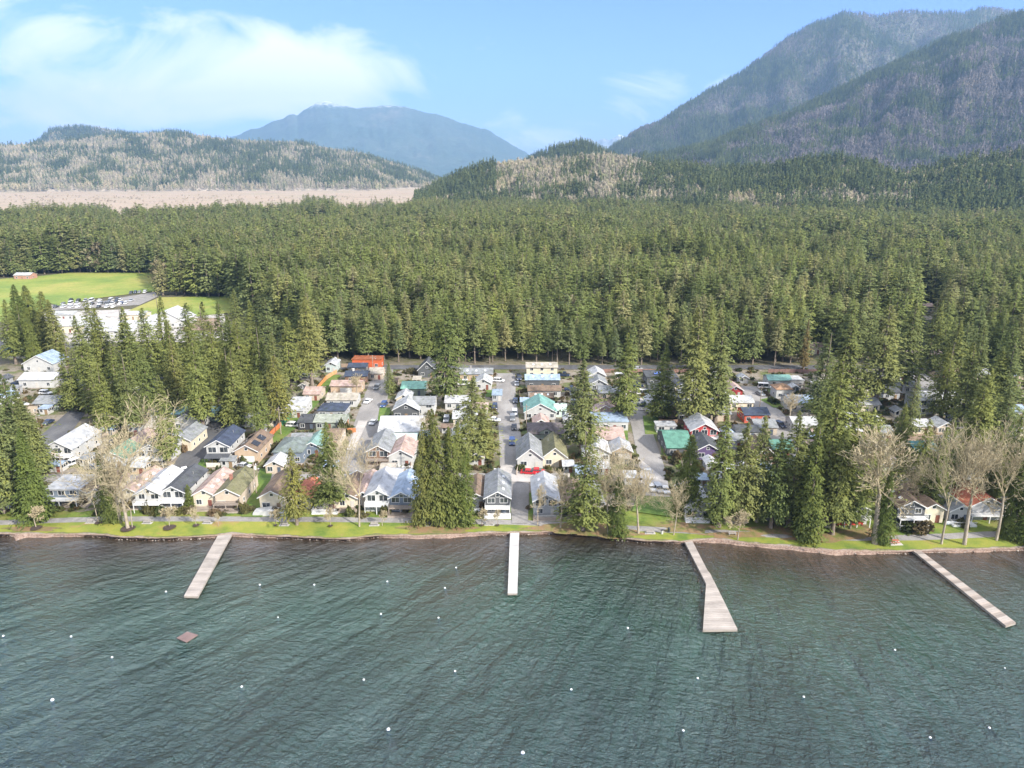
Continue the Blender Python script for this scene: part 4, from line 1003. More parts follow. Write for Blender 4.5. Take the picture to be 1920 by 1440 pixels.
bm_ = MB(); bm_.lathe([(.0,-.3),(.2,-.26),(.33,-.08),(.36,.06),(.3,.24),(.17,.36),(.08,.4),(.08,.46),(0,.46)], 14); BUM = bm_.mesh('buoy', M((.85,.85,.84), .35, .06, 2), smooth=True)
bm_ = MB(); bm_.lathe([(.365,-.02),(.375,0),(.375,.05),(.365,.07)], 14); BUS = bm_.mesh('stripe', M((.1,.15,.35), .4, .05), smooth=True)
bm_ = MB(); bm_.lathe([(.03,.46),(.09,.5),(.03,.56)], 8); BUR = bm_.mesh('ring', M((.3,.3,.3), .4, .1, metal=1), smooth=True)
BU = [(311,1109,'white mooring buoy left of the outer end of the slanting left pier'),(487,1096,'white mooring buoy first out to the right of the left pier'),(589,1096,'white mooring buoy second to the right of the left pier'),(726,1090,'white mooring buoy below the pink roofed waterfront cottages midway between two piers'),
 (855,1064,'white mooring buoy closest to shore left of the middle pier'),(834,1102,'white mooring buoy just outside the closest one to shore'),(714,1151,'white mooring buoy alone in open water between the left and middle piers'),(822,1158,'white mooring buoy furthest down the green shallows left of the middle pier'),
 (521,1157,'small white buoy right of the brown swim raft'),(6,1192,'white mooring buoy touching the left edge of the picture'),(133,1193,'white mooring buoy well left of the swim raft at its level'),(210,1232,'white mooring buoy below and left of the swim raft'),
 (453,1287,'white mooring buoy in open water lower right of the swim raft'),(682,1274,'white mooring buoy in open water far below the white roofed cottage'),(853,1258,'white mooring buoy in open water below the green shallows'),(98,1312,'large white buoy in the lower left corner water'),
 (728,1367,'large white buoy near the bottom left of centre'),(980,1411,'largest white buoy at the bottom edge near the centre'),(1177,1177,'white mooring buoy left of the wide end of the paddle shaped pier'),(1678,1218,'white mooring buoy between the paddle shaped pier and the long right pier'),
 (1884,1252,'small white buoy below the outer end of the long right pier'),(1308,1271,'white mooring buoy straight out beyond the paddle shaped pier'),(1071,1292,'white mooring buoy in open water right of centre'),(1507,1306,'white mooring buoy in open water right of the paddle shaped pier'),
 (1281,1369,'white mooring buoy near the bottom below the paddle shaped pier'),(1855,1364,'white mooring buoy nearest the lower right corner'),(1744,1382,'white mooring buoy left of the one nearest the lower right corner')]
for i, (px, py, lb) in enumerate(BU):
    X, Y = G(px, py, 0.1); big = .82 if 'large' in lb else (.42 if 'small' in lb else .56)
    o = thing('mooring_buoy', lb, 'buoy', (X, Y, 0), random.random()*6, 'mooring buoys on the lake', big)
    o.rotation_euler[0] = random.uniform(-.15,.15)
    for nm, me in (('float', BUM), ('stripe', BUS), ('ring', BUR)): link(nm, me, o)

# ------------------------------------------------------------------ cars
def car_meshes(kind):
    L_, W_, H_ = {'sedan':(4.6,1.8,1.45),'suv':(4.7,1.9,1.75),'pickup':(5.4,1.95,1.85),'van':(5.2,2.0,2.2)}[kind]
    l, w = L_/2, W_/2; b = MB()
    b.extr([(-l,.35),(-l+.1,.72),(-l+1.0,.9),(l-.15,.92),(l,.7),(l,.35)], -w, w, 'x')
    if kind == 'sedan': g = [(-l+1.0,.9),(-l+1.75,H_-.05),(l-1.4,H_),(l-.45,.92)]
    elif kind == 'suv': g = [(-l+1.05,.9),(-l+1.7,H_-.05),(l-.45,H_),(l-.1,.92)]
    elif kind == 'pickup': g = [(-l+1.2,.9),(-l+1.8,H_),(-l+3.0,H_),(-l+3.2,.92)]
    else: g = [(-l+.7,.9),(-l+1.2,H_-.05),(l-.1,H_),(l-.05,.92)]
    gl = MB(); k = w-.12; gl.extr([(u*1.0, z if z < 1 else z-.06) for u, z in g], -k, k, 'x')
    rf = MB(); u0, u1 = g[1][0], g[2][0]; rf.extr([(u0-.05,H_-.12),(u0+.1,H_),(u1-.05,H_+.02),(u1+.12,H_-.12)], -k-.02, k+.02, 'x')
    for y in (u0+.05, (u0+u1)/2, u1-.05): rf.box(-k-.015, y-.04, .9, -k+.03, y+.04, H_-.1); rf.box(k-.03, y-.04, .9, k+.015, y+.04, H_-.1)
    hl = MB(); hl.box(-.22,-.04,-.08,.22,.04,.08)
    wh = MB(); wh.tube((-.11,0,0),(.11,0,0),.34,.34,12); rm = MB(); rm.tube((-.118,0,0),(.118,0,0),.2,.2,8)
    return dict(b=b.mesh('body', M((.5,.5,.5),.3,.05)), g=gl.mesh('windows', glass_mat()), r=rf.mesh('roof', M((.5,.5,.5),.3,.05)), h=hl.mesh('headlight', M((.8,.8,.78),.2,.03)), t=hl.mesh('tail_light', M((.4,.02,.02),.3,.03)),
                w=wh.mesh('wheel', M((.02,.02,.02),.8,.2)), m=rm.mesh('rim', M((.5,.5,.5),.3,.1,metal=.8)), l=l, wd=w)
CARS = {k: car_meshes(k) for k in ('sedan','suv','pickup','van')}
CC = {'white':(.75,.75,.75),'silver':(.45,.46,.48),'grey':(.2,.21,.22),'black':(.02,.02,.022),'blue':(.03,.07,.2),'red':(.45,.02,.03),'navy':(.03,.045,.09)}
def car(px, py, kind, colr, heading, label):
    X, Y = G(px, py); c = CARS[kind]; o = thing('parked_car', label, 'car' if kind in ('sedan','suv') else kind, (X, Y, GZ+.1), R(heading), 'vehicles parked in the village')
    pm = M(CC[colr], .25, .06, 3)
    for nm, key in (('body','b'),('roof','r')):
        q = link(nm, c[key], o); q.material_slots[0].link = 'OBJECT'; q.material_slots[0].material = pm
    link('windows', c['g'], o)
    for s in (-1, 1):
        q = link('headlight', c['h'], o); q.location = (s*(c['wd']-.3), -c['l']-.0, .68)
        q = link('tail_light', c['t'], o); q.location = (s*(c['wd']-.3), c['l']+.0, .75)
        for y in (-.62, .62):
            q = link('wheel', c['w'], o); q.location = (s*(c['wd']-.08), y*c['l'], .34-.1+.0); link('rim', c['m'], q)
    return o
for a in [(966,754,'sedan','navy',0,'dark blue car parked right of the middle street beside the teal roof'),(965,777,'suv','white',0,'white car behind the grey one on the middle street'),(961,787,'suv','grey',0,'grey vehicle parked ahead of the white one on the middle street'),
 (964,804,'sedan','black',0,'black car parked beside the dark brown hip roofed house'),(960,832,'suv','blue',0,'blue car parked nearest the lake on the middle street'),(928,766,'suv','navy',0,'navy car on the left side of the middle street'),
 (926,790,'sedan','white',75,'white car nosed in left of the middle street'),(972,710,'suv','black',0,'black vehicle at the back end of the middle street'),(935,716,'suv','white',80,'white vehicle in front of the tan house by the street end'),
 (969,722,'sedan','silver',0,'silver car near the back end of the middle street'),(1007,887,'sedan','red',85,'red car behind the pale grey waterfront house'),(991,889,'sedan','red',80,'second red car half behind the dark grey house roof'),
 (707,729,'suv','grey',-8,'grey car parked up the left street'),(690,755,'sedan','white',-12,'white car parked on the left kerb of the left street'),(720,762,'suv','blue',-5,'blue car beside the bright green verge of the left street'),(700,795,'sedan','silver',-10,'silver car beside the white metal roofed wide house'),
 (457,877,'sedan','silver',78,'silver car in front of the white garage under solar panels'),(417,780,'suv','black',-15,'black car at the top of the dark street'),(345,886,'sedan','white',-60,'white car at the lower end of the dark street'),
 (136,872,'suv','white',-25,'white vehicle beside the large white gable house'),(9,953,'suv','silver',85,'silver vehicle cut by the left edge by the lawn'),(1195,694,'sedan','silver',80,'silver car at the back near the forest fence'),
 (1204,763,'pickup','navy',60,'dark pickup beside the white metal roofed garage'),(1206,740,'van','white',85,'white van parked on the grass by the black cottage'),(1433,728,'van','white',80,'white van left of the sea green roof'),
 (1234,920,'suv','silver',10,'silver vehicle in the parking bay at the foot of the right street'),(1247,922,'sedan','white',5,'white car in the right corner of the parking bay'),(1221,918,'sedan','white',8,'white car in the left corner of the parking bay'),
 (1765,738,'pickup','black',70,'black pickup behind the large white two storey house'),(1740,797,'suv','black',80,'black car below the large white two storey house'),(870,722,'van','white',88,'white camper van left of the small white cottage'),
 (1425,741,'sedan','grey',15,'grey car at the top of the far right street'),(1462,800,'suv','navy',20,'navy car halfway along the far right street')]: car(*a)
for i, (px, py, k, c) in enumerate([(12,641,'sedan','white'),(20,638,'sedan','white'),(28,637,'suv','black'),(36,635,'suv','black'),(44,633,'suv','black'),(53,631,'van','white'),(75,645,'sedan','black'),(90,644,'sedan','grey'),(105,643,'suv','white'),
        (246,551,'suv','black'),(254,550,'suv','navy'),(262,549,'sedan','grey'),(272,549,'suv','white'),(190,571,'suv','grey'),(199,570,'sedan','black'),(209,570,'sedan','white'),(218,569,'suv','black'),(228,570,'sedan','blue'),(236,570,'suv','white')]):
    lb = {'0':'%s vehicle in the row parked along the road at the far left', '1':'%s vehicle in the row parked beside the playing field'}['0' if px < 150 else '1'] % c
    car(px, py, k, c, 12, lb)
for i in range(27):
    row = i//9; px = 105+(i%9)*rz_.uniform(13,15)+row*14; car(px, 577-row*6+rz_.uniform(-.5,.5), rz_.choice(('sedan','suv','van','pickup')), rz_.choice(('white','silver','grey','black','white')), 8, 'vehicle in the school parking rows below the playing field')
# boat on trailer
X, Y = G(1225, 776); t = thing('motor_boat', 'small white motor boat on a trailer by the tan house', 'boat', (X, Y, GZ+.1), R(75))
m = MB(); m.slab([(-.9,-2.4),(.9,-2.4),(1,1),(0,3),(-1,1)], .6, 1.25); m.build('hull', M((.78,.78,.77), .3, .05), t)
m = MB(); m.slab([(-.65,-1.8),(.65,-1.8),(.7,.4),(-.7,.4)], 1.253, 1.3); m.build('cockpit', M((.06,.07,.1), .5, .1), t)
m = MB(); m.extr([(.4,1.3),(.9,1.3),(.5,1.75)], -.65, .65, 'x'); m.build('windscreen', glass_mat(), t)
m = MB(); m.box(-.6,-2,.3,.6,2.6,.42); m.box(-.05,2.6,.3,.05,4,.4); tr = m.build('trailer', M((.2,.2,.2),.5,.2), t)
for s in (-1,1): w_ = link('wheel', CARS['sedan']['w'], t); w_.location = (s*.85, -.3, .27)

# ------------------------------------------------------------------ park furniture, poles, fences
def bench(px, py, label, col_=(.33,.3,.27), table=False):
    X, Y = G(px, py); t = thing('picnic_table' if table else 'park_bench', label, 'table' if table else 'bench', (X, Y, GZ), R(random.uniform(-4,4)), None if table else 'benches along the lakeside path')
    mt = M(col_, .8, .2, 4)
    if table:
        m = MB(); m.box(-.95,-.38,.7,.95,.38,.76); m.build('tabletop', mt, t)
        for s in (-1,1): m = MB(); m.box(-.95,s*.72-.14,.42,.95,s*.72+.14,.47); m.build('seat', mt, t)
        for s in (-1,1): m = MB(); m.box(s*.7-.05,-.8,.36,s*.7+.05,.8,.415); m.box(s*.7-.05,-.25,0,s*.7+.05,-.15,.357); m.box(s*.7-.05,.15,0,s*.7+.05,.25,.357); m.box(s*.7-.05,-.05,.418,s*.7+.05,.05,.697); m.build('leg', mt, t)
        m = MB(); m.slab([(-1.5,-1.2),(1.5,-1.2),(1.5,1.2),(-1.5,1.2)], .02, .06); m.build('pad', M((.5,.47,.43),.9,.1), t)
    else:
        m = MB(); m.box(-.95,-.28,.43,.95,.2,.5); m.build('seat', mt, t)
        m = MB(); m.box(-.95,.24,.55,.95,.3,.68); m.box(-.95,.26,.74,.95,.32,.88); m.build('backrest', mt, t)
        for s in (-1,1): m = MB(); m.box(s*.78-.05,-.22,.03,s*.78+.05,.24,.427); m.box(s*.78-.04,.2,.503,s*.78+.04,.235,.86); m.build('leg', M((.3,.3,.29),.8,.2), t)
        m = MB(); m.slab([(-1.25,-.5),(1.25,-.5),(1.25,.6),(-1.25,.6)], .018, .045); m.build('pad', M((.42,.4,.37),.9,.1), t)
for a in [(170,980,'park bench left of the ivy covered shoreline trees'),(276,981,'park bench right of the ringed bare shoreline tree'),(389,981,'park bench just left of the slanting left pier'),(533,985,'park bench left of the golden cedar trunk'),(702,985,'park bench right of the pale poplar'),
          (804,985,'park bench against the big dark cedars'),(918,984,'park bench in front of the dark grey house'),(1219,1000,'park bench on the grass right of the white birch')]: bench(*a)
bench(1373,1003,'park bench on the grass beside the paddle shaped pier')
bench(1677,1018,'red brown picnic table near the long right pier', (.4,.13,.07), True)
def bin_(px, py, label, c, nm='litter_bin'):
    X, Y = G(px, py); t = thing(nm, label, 'bin', (X, Y, GZ)); m = MB(); m.lathe([(.0,0),(.3,.02),(.34,.9),(.3,.95),(0,.95)], 12); m.build('body', M(c,.6,.1), t)
    m = MB(); m.lathe([(.36,.953),(.36,1.02),(.2,1.15),(0,1.17)], 12); m.build('lid', M((.05,.05,.05),.5,.1), t)
bin_(1241,1001,'pale litter bin left of the forked leafless tree', (.5,.5,.47)); bin_(1254,997,'dark litter bin behind the forked leafless tree', (.04,.05,.05))
bin_(1645-8,1003,'small dark bin by the ivy skirted tree', (.06,.08,.06))
def pole(px, py, h, label, wires=True):
    X, Y = G(px, py); t = thing('utility_pole', label, 'pole', (X, Y, GZ), 0, 'wooden utility poles'); m = MB(); m.tube((0,0,0),(0,0,h),.17,.11,8); m.build('post', M((.3,.25,.2),.9,.25,2), t)
    m = MB(); m.box(-1.1,-.06,h-.9,1.1,.06,h-.76); m.build('crossarm', M((.25,.2,.16),.9,.25,2), t)
    for x in (-.95,0,.95):
        m = MB(); m.lathe([(.05,0),(.07,.1),(.03,.18),(0,.18)], 6, x, 0); o = m.build('insulator', M((.5,.5,.48),.3,.1), t); o.location = (0,0,h-.758 if x else h+.0)
    m = MB(); m.tube((.08,0,h*.8),(1.5,-.4,h*.8+.3),.04,.04,5); m.box(1.35,-.75,h*.8+.24,1.65,-.3,h*.8+.34); m.build('lamp_arm', M((.45,.45,.45),.5,.1), t)
    return Vector((X, Y, GZ+h-.7))
PL = [(75,818,9,'utility pole beside the dark road at the left edge'),(247,805,8,'utility pole behind the largest bare tree'),(462-140,870,8,'utility pole right of the veranda house'),(527,815,9.5,'utility pole beside the orange fence of the grass alley'),(588,738,9,'utility pole halfway up the grass alley'),
      (481,925,9,'utility pole at the lower end of the grass alley'),(786,890,9,'utility pole between the cottages and the big dark cedars'),(1424,767,9,'utility pole beside the far right street'),(1758,722,10,'utility pole by the curving street at the right'),(120,900,8,'utility pole in front of the large white gable house'),
      (16,625,9,'utility pole at the row of cars far left'),(58,650,9,'utility pole by the road below the far left cars'),(700,700,8,'utility pole by the top of the left street'),(987,800,8,'utility pole beside the dark brown hip roofed house')]
tops = [pole(*p) for p in PL]
m = MB()
def wire(a, b):
    prev = None
    for i in range(13):
        t_ = i/12; p = a.lerp(b, t_) - Vector((0,0,1.2*4*t_*(1-t_)))
        if prev is not None: m.tube(prev, p, .025, .025, 3, caps=False)
        prev = p
for a, b in ((5,3),(3,4)): wire(tops[a]+Vector((-.5,0,0)), tops[b]+Vector((-.5,0,0))); wire(tops[a]+Vector((.8,0,0)), tops[b]+Vector((.8,0,0)))
tag(m.build('power_line', M((.25,.25,.25),.6,.1)), 'twin power line sagging above the grass alley', 'cable')
def fence(pix, h, col_, label, nm='wooden_fence'):
    P = [Vector((*G(x, y), GZ)) for x, y in pix]; t = thing(nm, label, 'fence', P[0]); b = MB(); p_ = MB()
    for a, c in zip(P, P[1:]):
        d = c-a; n = max(1, int(d.length/2.4)); nr = Vector((-d.y, d.x, 0)).normalized()*.03
        a0 = a-P[0]; 
        for i in range(n):
            u = a0+d*(i/n); v = a0+d*((i+1)/n); v = u+(v-u)*.985
            k = len(b.v)
            for q in (u-nr, v-nr, v+nr, u+nr): b.v.append((q.x, q.y, .08)); 
            for q in (u-nr, v-nr, v+nr, u+nr): b.v.append((q.x, q.y, h+random.uniform(-.04,.04)))
            for f in ((3,2,1,0),(4,5,6,7),(0,1,5,4),(1,2,6,5),(2,3,7,6),(3,0,4,7)): b.f.append(tuple(k+j for j in f))
            p_.box(u.x-.07,u.y-.1,0,u.x+.07,u.y+.1,h+.12)
    b.build('board_panel', M(col_, .85, .25, 3), t); p_.build('posts', M(tuple(c*.8 for c in col_), .85, .25, 3), t)
for a in [([(495,833),(512,815),(528,800)],1.9,(.55,.17,.06),'burnt orange fence beside the solar panelled cottage'),([(561,770),(590,738),(612,712)],1.8,(.6,.25,.08),'bright orange board fence along the left side of the grass alley'),([(612,712),(632,700)],1.8,(.55,.3,.14),'tan board fence at the back end of the grass alley'),
 ([(528,800),(545,785),(560,770)],1.8,(.08,.28,.14),'green fence along the white roofed alley building'),([(600,770),(618,750),(632,735)],1.6,(.45,.38,.3),'weathered fence right of the grass alley'),
 ([(632,812),(668,812)],1.8,(.5,.2,.08),'orange brown fence beside the olive roofed cottage'),([(650,805),(655,790)],1.8,(.5,.2,.08),'short orange fence by the driveway of the left street'),
 ([(388,876),(432,876)],1.4,(.66,.62,.54),'cream wall in front of the modern white house'),([(725,880),(772,880)],1.2,(.7,.7,.68),'white fence in front of the pale pink roofed cottage'),
 ([(455,944),(470,905),(481,880)],2.0,(.72,.72,.7),'long white fence beside the mossy roofed cottage'),([(770,880),(778,850),(782,820)],1.8,(.3,.2,.14),'brown fence right of the pale pink roofed cottage'),
 ([(968,892),(975,870),(972,840)],1.5,(.4,.34,.28),'grey brown fence along the white gabled cottage'),([(976,760),(974,740)],1.8,(.35,.25,.18),'brown fence by the teal roofed house'),
 ([(1238,815),(1270,815)],1.6,(.3,.2,.13),'brown fence below the pale trailer home'),([(1235,795),(1290,795)],1.7,(.28,.18,.12),'dark brown fence under the tan house'),([(1244,850),(1272,850)],1.6,(.36,.28,.2),'short fence at the green roofed building'),
 ([(1287,976),(1345,976)],1.0,(.62,.6,.57),'low pale wall in front of the white cottage by the open lawn'),([(1100,699),(1300,699)],1.7,(.24,.14,.11),'long dark red fence at the forest edge right of the back row'),
 ([(1440,699),(1600,700)],1.7,(.2,.12,.1),'long dark fence at the forest edge behind the sea green roof'),([(1003,972),(1050,972)],.9,(.5,.5,.48),'low grey fence in front of the pale grey house'),
 ([(640,689),(660,689)],1.8,(.3,.22,.16),'brown fence left of the bright orange building'),([(905,903),(870,903)],1.2,(.6,.4,.3),'short fence at the foot of the light green firs'),
 ([(1570,985),(1618,985)],1.0,(.6,.07,.05),'bright red deck screen below the white two storey cottage'),([(1770,984),(1812,984)],1.0,(.68,.7,.73),'white screen below the cottage between the leaning trees')]: fence(*a)
# boat cover / canvas at the shore of the alley
X, Y = G(506, 963); t = thing('boat_cover', 'low pale canvas covered boat at the corner of the grass alley', 'boat', (X, Y, GZ))
m = MB(); m.extr([(-4,.0),(4,.0),(3.8,.9),(0,1.5),(-3.8,.9)], -1.3, 1.3, 'y'); m.build('cover', M((.5,.5,.48),.8,.15), t)
m = MB(); m.box(-3.6,-1.2,-.0,3.6,1.2,.06); m.build('base', M((.3,.3,.3),.8,.15), t)

roads_ = [[tuple(v.co)[:2] for v in o.data.vertices] for o in COL.objects if o.type == 'MESH' and o.name.split('.')[0] in ('road','lane','parking_bay','back_road')]
def pin(x, y, poly):
    c = False; j = len(poly)-1
    for i in range(len(poly)):
        if (poly[i][1] > y) != (poly[j][1] > y) and x < (poly[j][0]-poly[i][0])*(y-poly[i][1])/(poly[j][1]-poly[i][1])+poly[i][0]: c = not c
        j = i
    return c
def free(X, Y, w, d, pad=.5):
    for a, b, c, e in footprints:
        if X+w/2+pad > a and X-w/2-pad < b and Y+d+pad > c and Y-pad < e: return False
    return not any(pin(X+dx, Y+dy, p) for p in roads_ for dx in (-w/2, w/2) for dy in (0, d))
made = 0
for _ in range(3500):
    px, py = rz_.uniform(2, 1918), rz_.uniform(705, 935)
    if 1185 < px < 1300 and py > 800: continue
    if 455 < px < 640 and abs((px-490)/150-(880-py)/180) < .16: continue
    big = rz_.random() < .45; w, d = (rz_.uniform(5,7.5), rz_.uniform(6,8)) if big else (rz_.uniform(2.4,4), rz_.uniform(2.4,4.5)); X, Y = G(px, py)
    if not free(X, Y, w, d, .2): continue
    rc = rz_.choice((rLG, rWH, rGY, rBG, rWH, rPK, rDK, rBL, rBR)); wc = rz_.choice((WH, CR, GY, BG, WH, TN))
    if big: house(px, py, w, d, rz_.uniform(2.6,3.1), rz_.choice(('gx','gy','gx')), wc, rc, '', 'small plain cottage packed in between its neighbours', rz_.choice(('metal','shingle')))
    else: house(px, py, w, d, 2.2, rz_.choice(('gx','gy','shed')), wc, rc, '', 'little garden shed squeezed between the cottages', rz_.choice(('metal','shingle')), name='garden_shed', cat='shed')
    if not big: houses[-1]['group'] = 'garden sheds between the cottages'
    made += 1
    if made >= 135: break
print('infill', made)
made = 0
for _ in range(900):
    px, py = rz_.uniform(2, 1918), rz_.uniform(705, 930); X, Y = G(px, py)
    if 1185 < px < 1300 and py > 800 or not free(X, Y, 2.2, 2.4, 1.2) or not free(X, Y-2.4, 2.2, 2.4, .3): continue
    car(px, py, rz_.choice(('sedan','suv','suv','pickup','van')), rz_.choice(('white','white','silver','grey','black','navy')), rz_.choice((0,0,90,80)), 'vehicle parked in a yard between the cottages'); footprints.append((X-1.2, X+1.2, Y-2.4, Y+2.4)); made += 1
    if made >= 40: break

# ------------------------------------------------------------------ trees: placed one by one
def T(kind, px, py, pt, label, wide=1.0, name=None, group=None):
    X, Y = G(px, py); wide *= {'fir':.95, 'bare':.9}.get(kind, 1)
    return tree(kind, X, Y, zat(px, pt, Y)-GZ+.1, label, group, wide, name, fix=True)
A = [('fir',35,958,712,'broad light green fir at the far left by the lawn',1.25),('cedar',72,975,800,'dark drooping conifer right of the far left firs by the lawn',1.35),('fir',8,962,745,'fir cut by the left edge above the lawn',1.2),
 ('bare',240,992,738,'largest pale bare tree at the shore with a dark mulch ring',1.3),('bare',185,981,860,'bare trunk left of the ivy covered pair',.8),('bare',226,980,845,'leaning bare tree behind the largest one',.9),('cedar',210,979,850,'ivy smothered dark tree behind the largest bare tree',.95),
 ('sapling',68,990,948,'small bare sapling at the left end of the lawn',1.1),('sapling',318,988,948,'small bare tree in a brown mulch ring',1.2),('sapling',368,986,952,'small rusty bare tree beside the path left of the pier',1.1),('sapling',410,986,962,'thin bare sapling nearest the left pier',.8),
 ('sapling',517,986,953,'thin bare sapling left of the golden cedar',.9),('sapling',620,987,952,'bare sapling in front of the dark shoreline fir',1),('sapling',717,986,955,'bare sapling right of the pale poplar',.9),('sapling',904,986,950,'yellowish sapling in front of the small white cottage',1),('sapling',933,986,955,'slim reddish sapling in front of the dark grey house',.8),
 ('gold',557,984,840,'golden green cedar standing alone on the lawn',1.25),('fir',622,960,790,'dark fir with bare lower trunk among the waterfront cottages',1.5),('poplar',674,987,805,'pale bare poplar with thick trunk at the path',.9),
 ('cedar',797,980,790,'leftmost dark cedar of the dense shoreline cedars',1.0),('cedar',822,981,765,'tallest cedar of the dense shoreline cedars',1.05),('cedar',850,982,800,'right hand cedar of the dense shoreline cedars',1.15),('cedar',874,984,842,'shortest cedar at the right of the dense shoreline cedars',1.0),
 ('fir',838,756,548,'tall spire fir rising behind the dense cedars',1.1),('fir',732,740,678,'small bushy fir between left street and green roof',1.5),('fir',886,868,704,'light green fir left of the middle street',1.7),('fir',905,862,760,'smaller light green fir at the kerb of the middle street',1.6),('fir',858,880,790,'light green fir between the cedars and the street',1.3),
 ('fir',585,722,556,'tall dark fir at the upper end of the grass alley',1.35),('fir',447,802,653,'fir beside the dark street near the white shed',1.35),('gold',524,800,667,'yellowish fir left of the grass alley',1.5),('fir',492,822,700,'fir behind the solar panelled cottage',1.2),
 ('fir',318,872,703,'fir with bare lower trunk beside the veranda house',1.25),('fir',382,808,640,'tall fir in front of the turquoise roofed building',1.3),('fir',1090,850,672,'dense dark fir in the gap right of the teal roof',1.4),('fir',1093,994,803,'dark fir with pale trunk behind the leafless trees at the path',1.25),
 ('fir',1168,790,624,'tall bushy fir at the top of the right street',1.5),('poplar',1140,1002,822,'tall pale leafless tree right of the dark shoreline fir',.9),('cedar',1158,1005,893,'bright green ivy clad conifer below the leafless trees',1.1),('poplar',1197,1000,862,'slender white birch at the lawn by the open grass',1.05),
 ('bare',1263,1003,885,'forked pale leafless tree by the litter bins',1.1),('poplar',1008,985,905,'thin leaning bare tree in front of the pale grey house',.7),('poplar',1051,989,880,'thin bare tree right of the pale grey house',.8),('bare',1120,985,860,'tangled beige bare tree beside the dark shoreline fir',.8),
 ('sapling',1383,1012,958,'bushy beige leafless sapling near the shore',1.3),('bare',1478,800,735,'reddish bare tree below the sea green roof',1.2),('bare',792,815,770,'brownish bare tree behind the dense cedars',1.3),('bare',668,745,700,'brown bare tree beside the tan house',1.3),
 ('cedar',1286,962,812,'dense dark cedar at the right of the parking bay',1.35),('fir',1296,800,575,'left fir of the tall pair above the red house',1.3),('fir',1340,795,590,'right fir of the tall pair above the red house',1.35),('fir',1322,700,560,'fir behind the tall pair',1.1),
 ('fir',1347,988,770,'shoreline fir just right of the white deck cottage',1.15),('fir',1385,984,790,'dark shoreline fir behind the beige sapling',1.25),('fir',1418,978,775,'tall shoreline fir left of the white framed cottage',1.2),('fir',1445,990,810,'shoreline fir with bare double trunk',1.2),
 ('fir',1478,985,770,'dense fir between the charcoal and brown cottages',1.2),('cedar',1512,1011,800,'drooping conifer at the path with a pale straight trunk',1.15),('fir',1540,978,672,'tallest bright tipped fir of the right shoreline',1.2),('fir',1575,975,722,'dark fir right of the tallest right shoreline fir',1.3),
 ('fir',1605,968,760,'dark fir behind the red deck cottage',1.2),('cedar',1652,1019,880,'ivy skirt conifer around the big bare tree',.95),('poplar',1640,1019,788,'big pale bare tree rising out of an ivy skirt',1.25),('poplar',1765,1020,792,'thick leaning bare tree right of the picnic table',.85),('poplar',1808,1021,805,'second leaning bare tree right of the picnic table',.8),
 ('poplar',1868,1013,782,'tall thin bare tree near the right edge',.8),('cedar',1885,1008,905,'weeping pale green conifer near the right edge',1.1),('cedar',1916,1013,850,'conifer cut by the right edge at the path',1.2),('fir',1680,868,757,'fir behind the charcoal two storey house',1.4),
 ('fir',1700,820,700,'fir in front of the large white two storey house',1.0),('fir',1812,905,688,'tall thin spired fir right of the large white house',1.35),('fir',1640,765,570,'big dense fir at the left of the curving street',1.6),('fir',1692,735,560,'tall fir at the kerb of the curving street',1.3),('rust',1506,693,598,'narrow rust coloured dying fir at the forest edge',1.2),
 ('fir',1880,945,770,'dark fir behind the cream cottage at the right end',1.3),('fir',1740,960,800,'dark fir behind the cream walled cottage',1.1),('fir',1668,950,850,'dark fir left of the charcoal two storey house',1.1),('fir',1785,930,830,'dark fir between the leaning bare trees',1.1),
 ('fir',1716,935,785,'dark fir rising right behind the charcoal two storey house',1.2),('fir',1592,990,815,'dark shoreline fir left of the red deck cottage',1.2),('fir',1622,962,775,'fir between the red deck and the charcoal house',1.2),('fir',1845,950,800,'fir behind the rusty orange roof',1.3),('fir',1902,978,770,'tall fir at the right edge behind the path',1.3),('fir',1560,1002,800,'fir with trunk at the path right of the drooping conifer',1.2),
 ('bare',248,990,878,'smaller drooping bare tree at the foot of the largest one',1.0),('poplar',1835,960,830,'pale twiggy tree in front of the rusty orange roof',1.0),('bare',1690,960,850,'grey twiggy tree beside the charcoal house',.9),('poplar',1905,930,800,'pale twiggy tree behind the right end cottage',1.1)]
for k, px, py, pt, lb, wd in A: T(k, px, py, pt, lb, wd)
# mulch rings
for px, py, r_ in ((240,993,1.7),(318,991,1.5),(185,982,.9),(210,980,.8),(368,987,.8),(620,988,.6),(517,987,.5),(68,992,1.3),(904,987,.5),(933,987,.5)):
    X, Y = G(px, py); sheet('mulch_ring', [(X+r_*math.cos(a)*(1+.1*math.sin(3*a)), Y+r_*math.sin(a)) for a in np.linspace(0,6.28,17)[:-1]], M((.06,.04,.03),.95,.4,4))
# trees given by their tops
def TB(lst, label, group, kinds=('fir',), wide=1.2):
    for px, py, h in lst:
        X, Y = G(px, py, GZ+h); tree(random.choice(kinds), X, Y, h, label, group, wide*random.uniform(.9,1.15))
TB([(163,562,33),(178,576,32),(222,573,35),(265,576,33),(292,553,36),(334,567,34),(373,565,33),(408,565,32),(437,541,34),(465,560,33),(496,556,34),(534,594,30),(140,590,31),(245,600,30),(312,600,32),(350,600,31),(392,600,32),(428,590,33),(120,640,26),(187,681,24),(365,643,26),(205,640,28),(160,640,28),(232,660,27),(275,650,26),(335,640,27),(420,650,27),(480,610,30),(510,620,29),(450,600,32)],
   'green fir in the tall cluster between the school and the left hand cottages', 'firs between the school and the cottages', ('fir','fir','fir'), 1.25)
TB([(20,532,32),(45,533,31),(72,545,30),(90,560,28),(5,560,30),(30,570,26),(60,575,27)], 'fir in the dark clump at the left edge below the playing field', 'firs below the playing field', ('fir','cedar'), 1.35)
TB([(22,719,28),(3,700,28),(40,745,24)], 'fir standing over the cottages near the left edge', 'firs over the left cottages', ('fir',), 1.3)
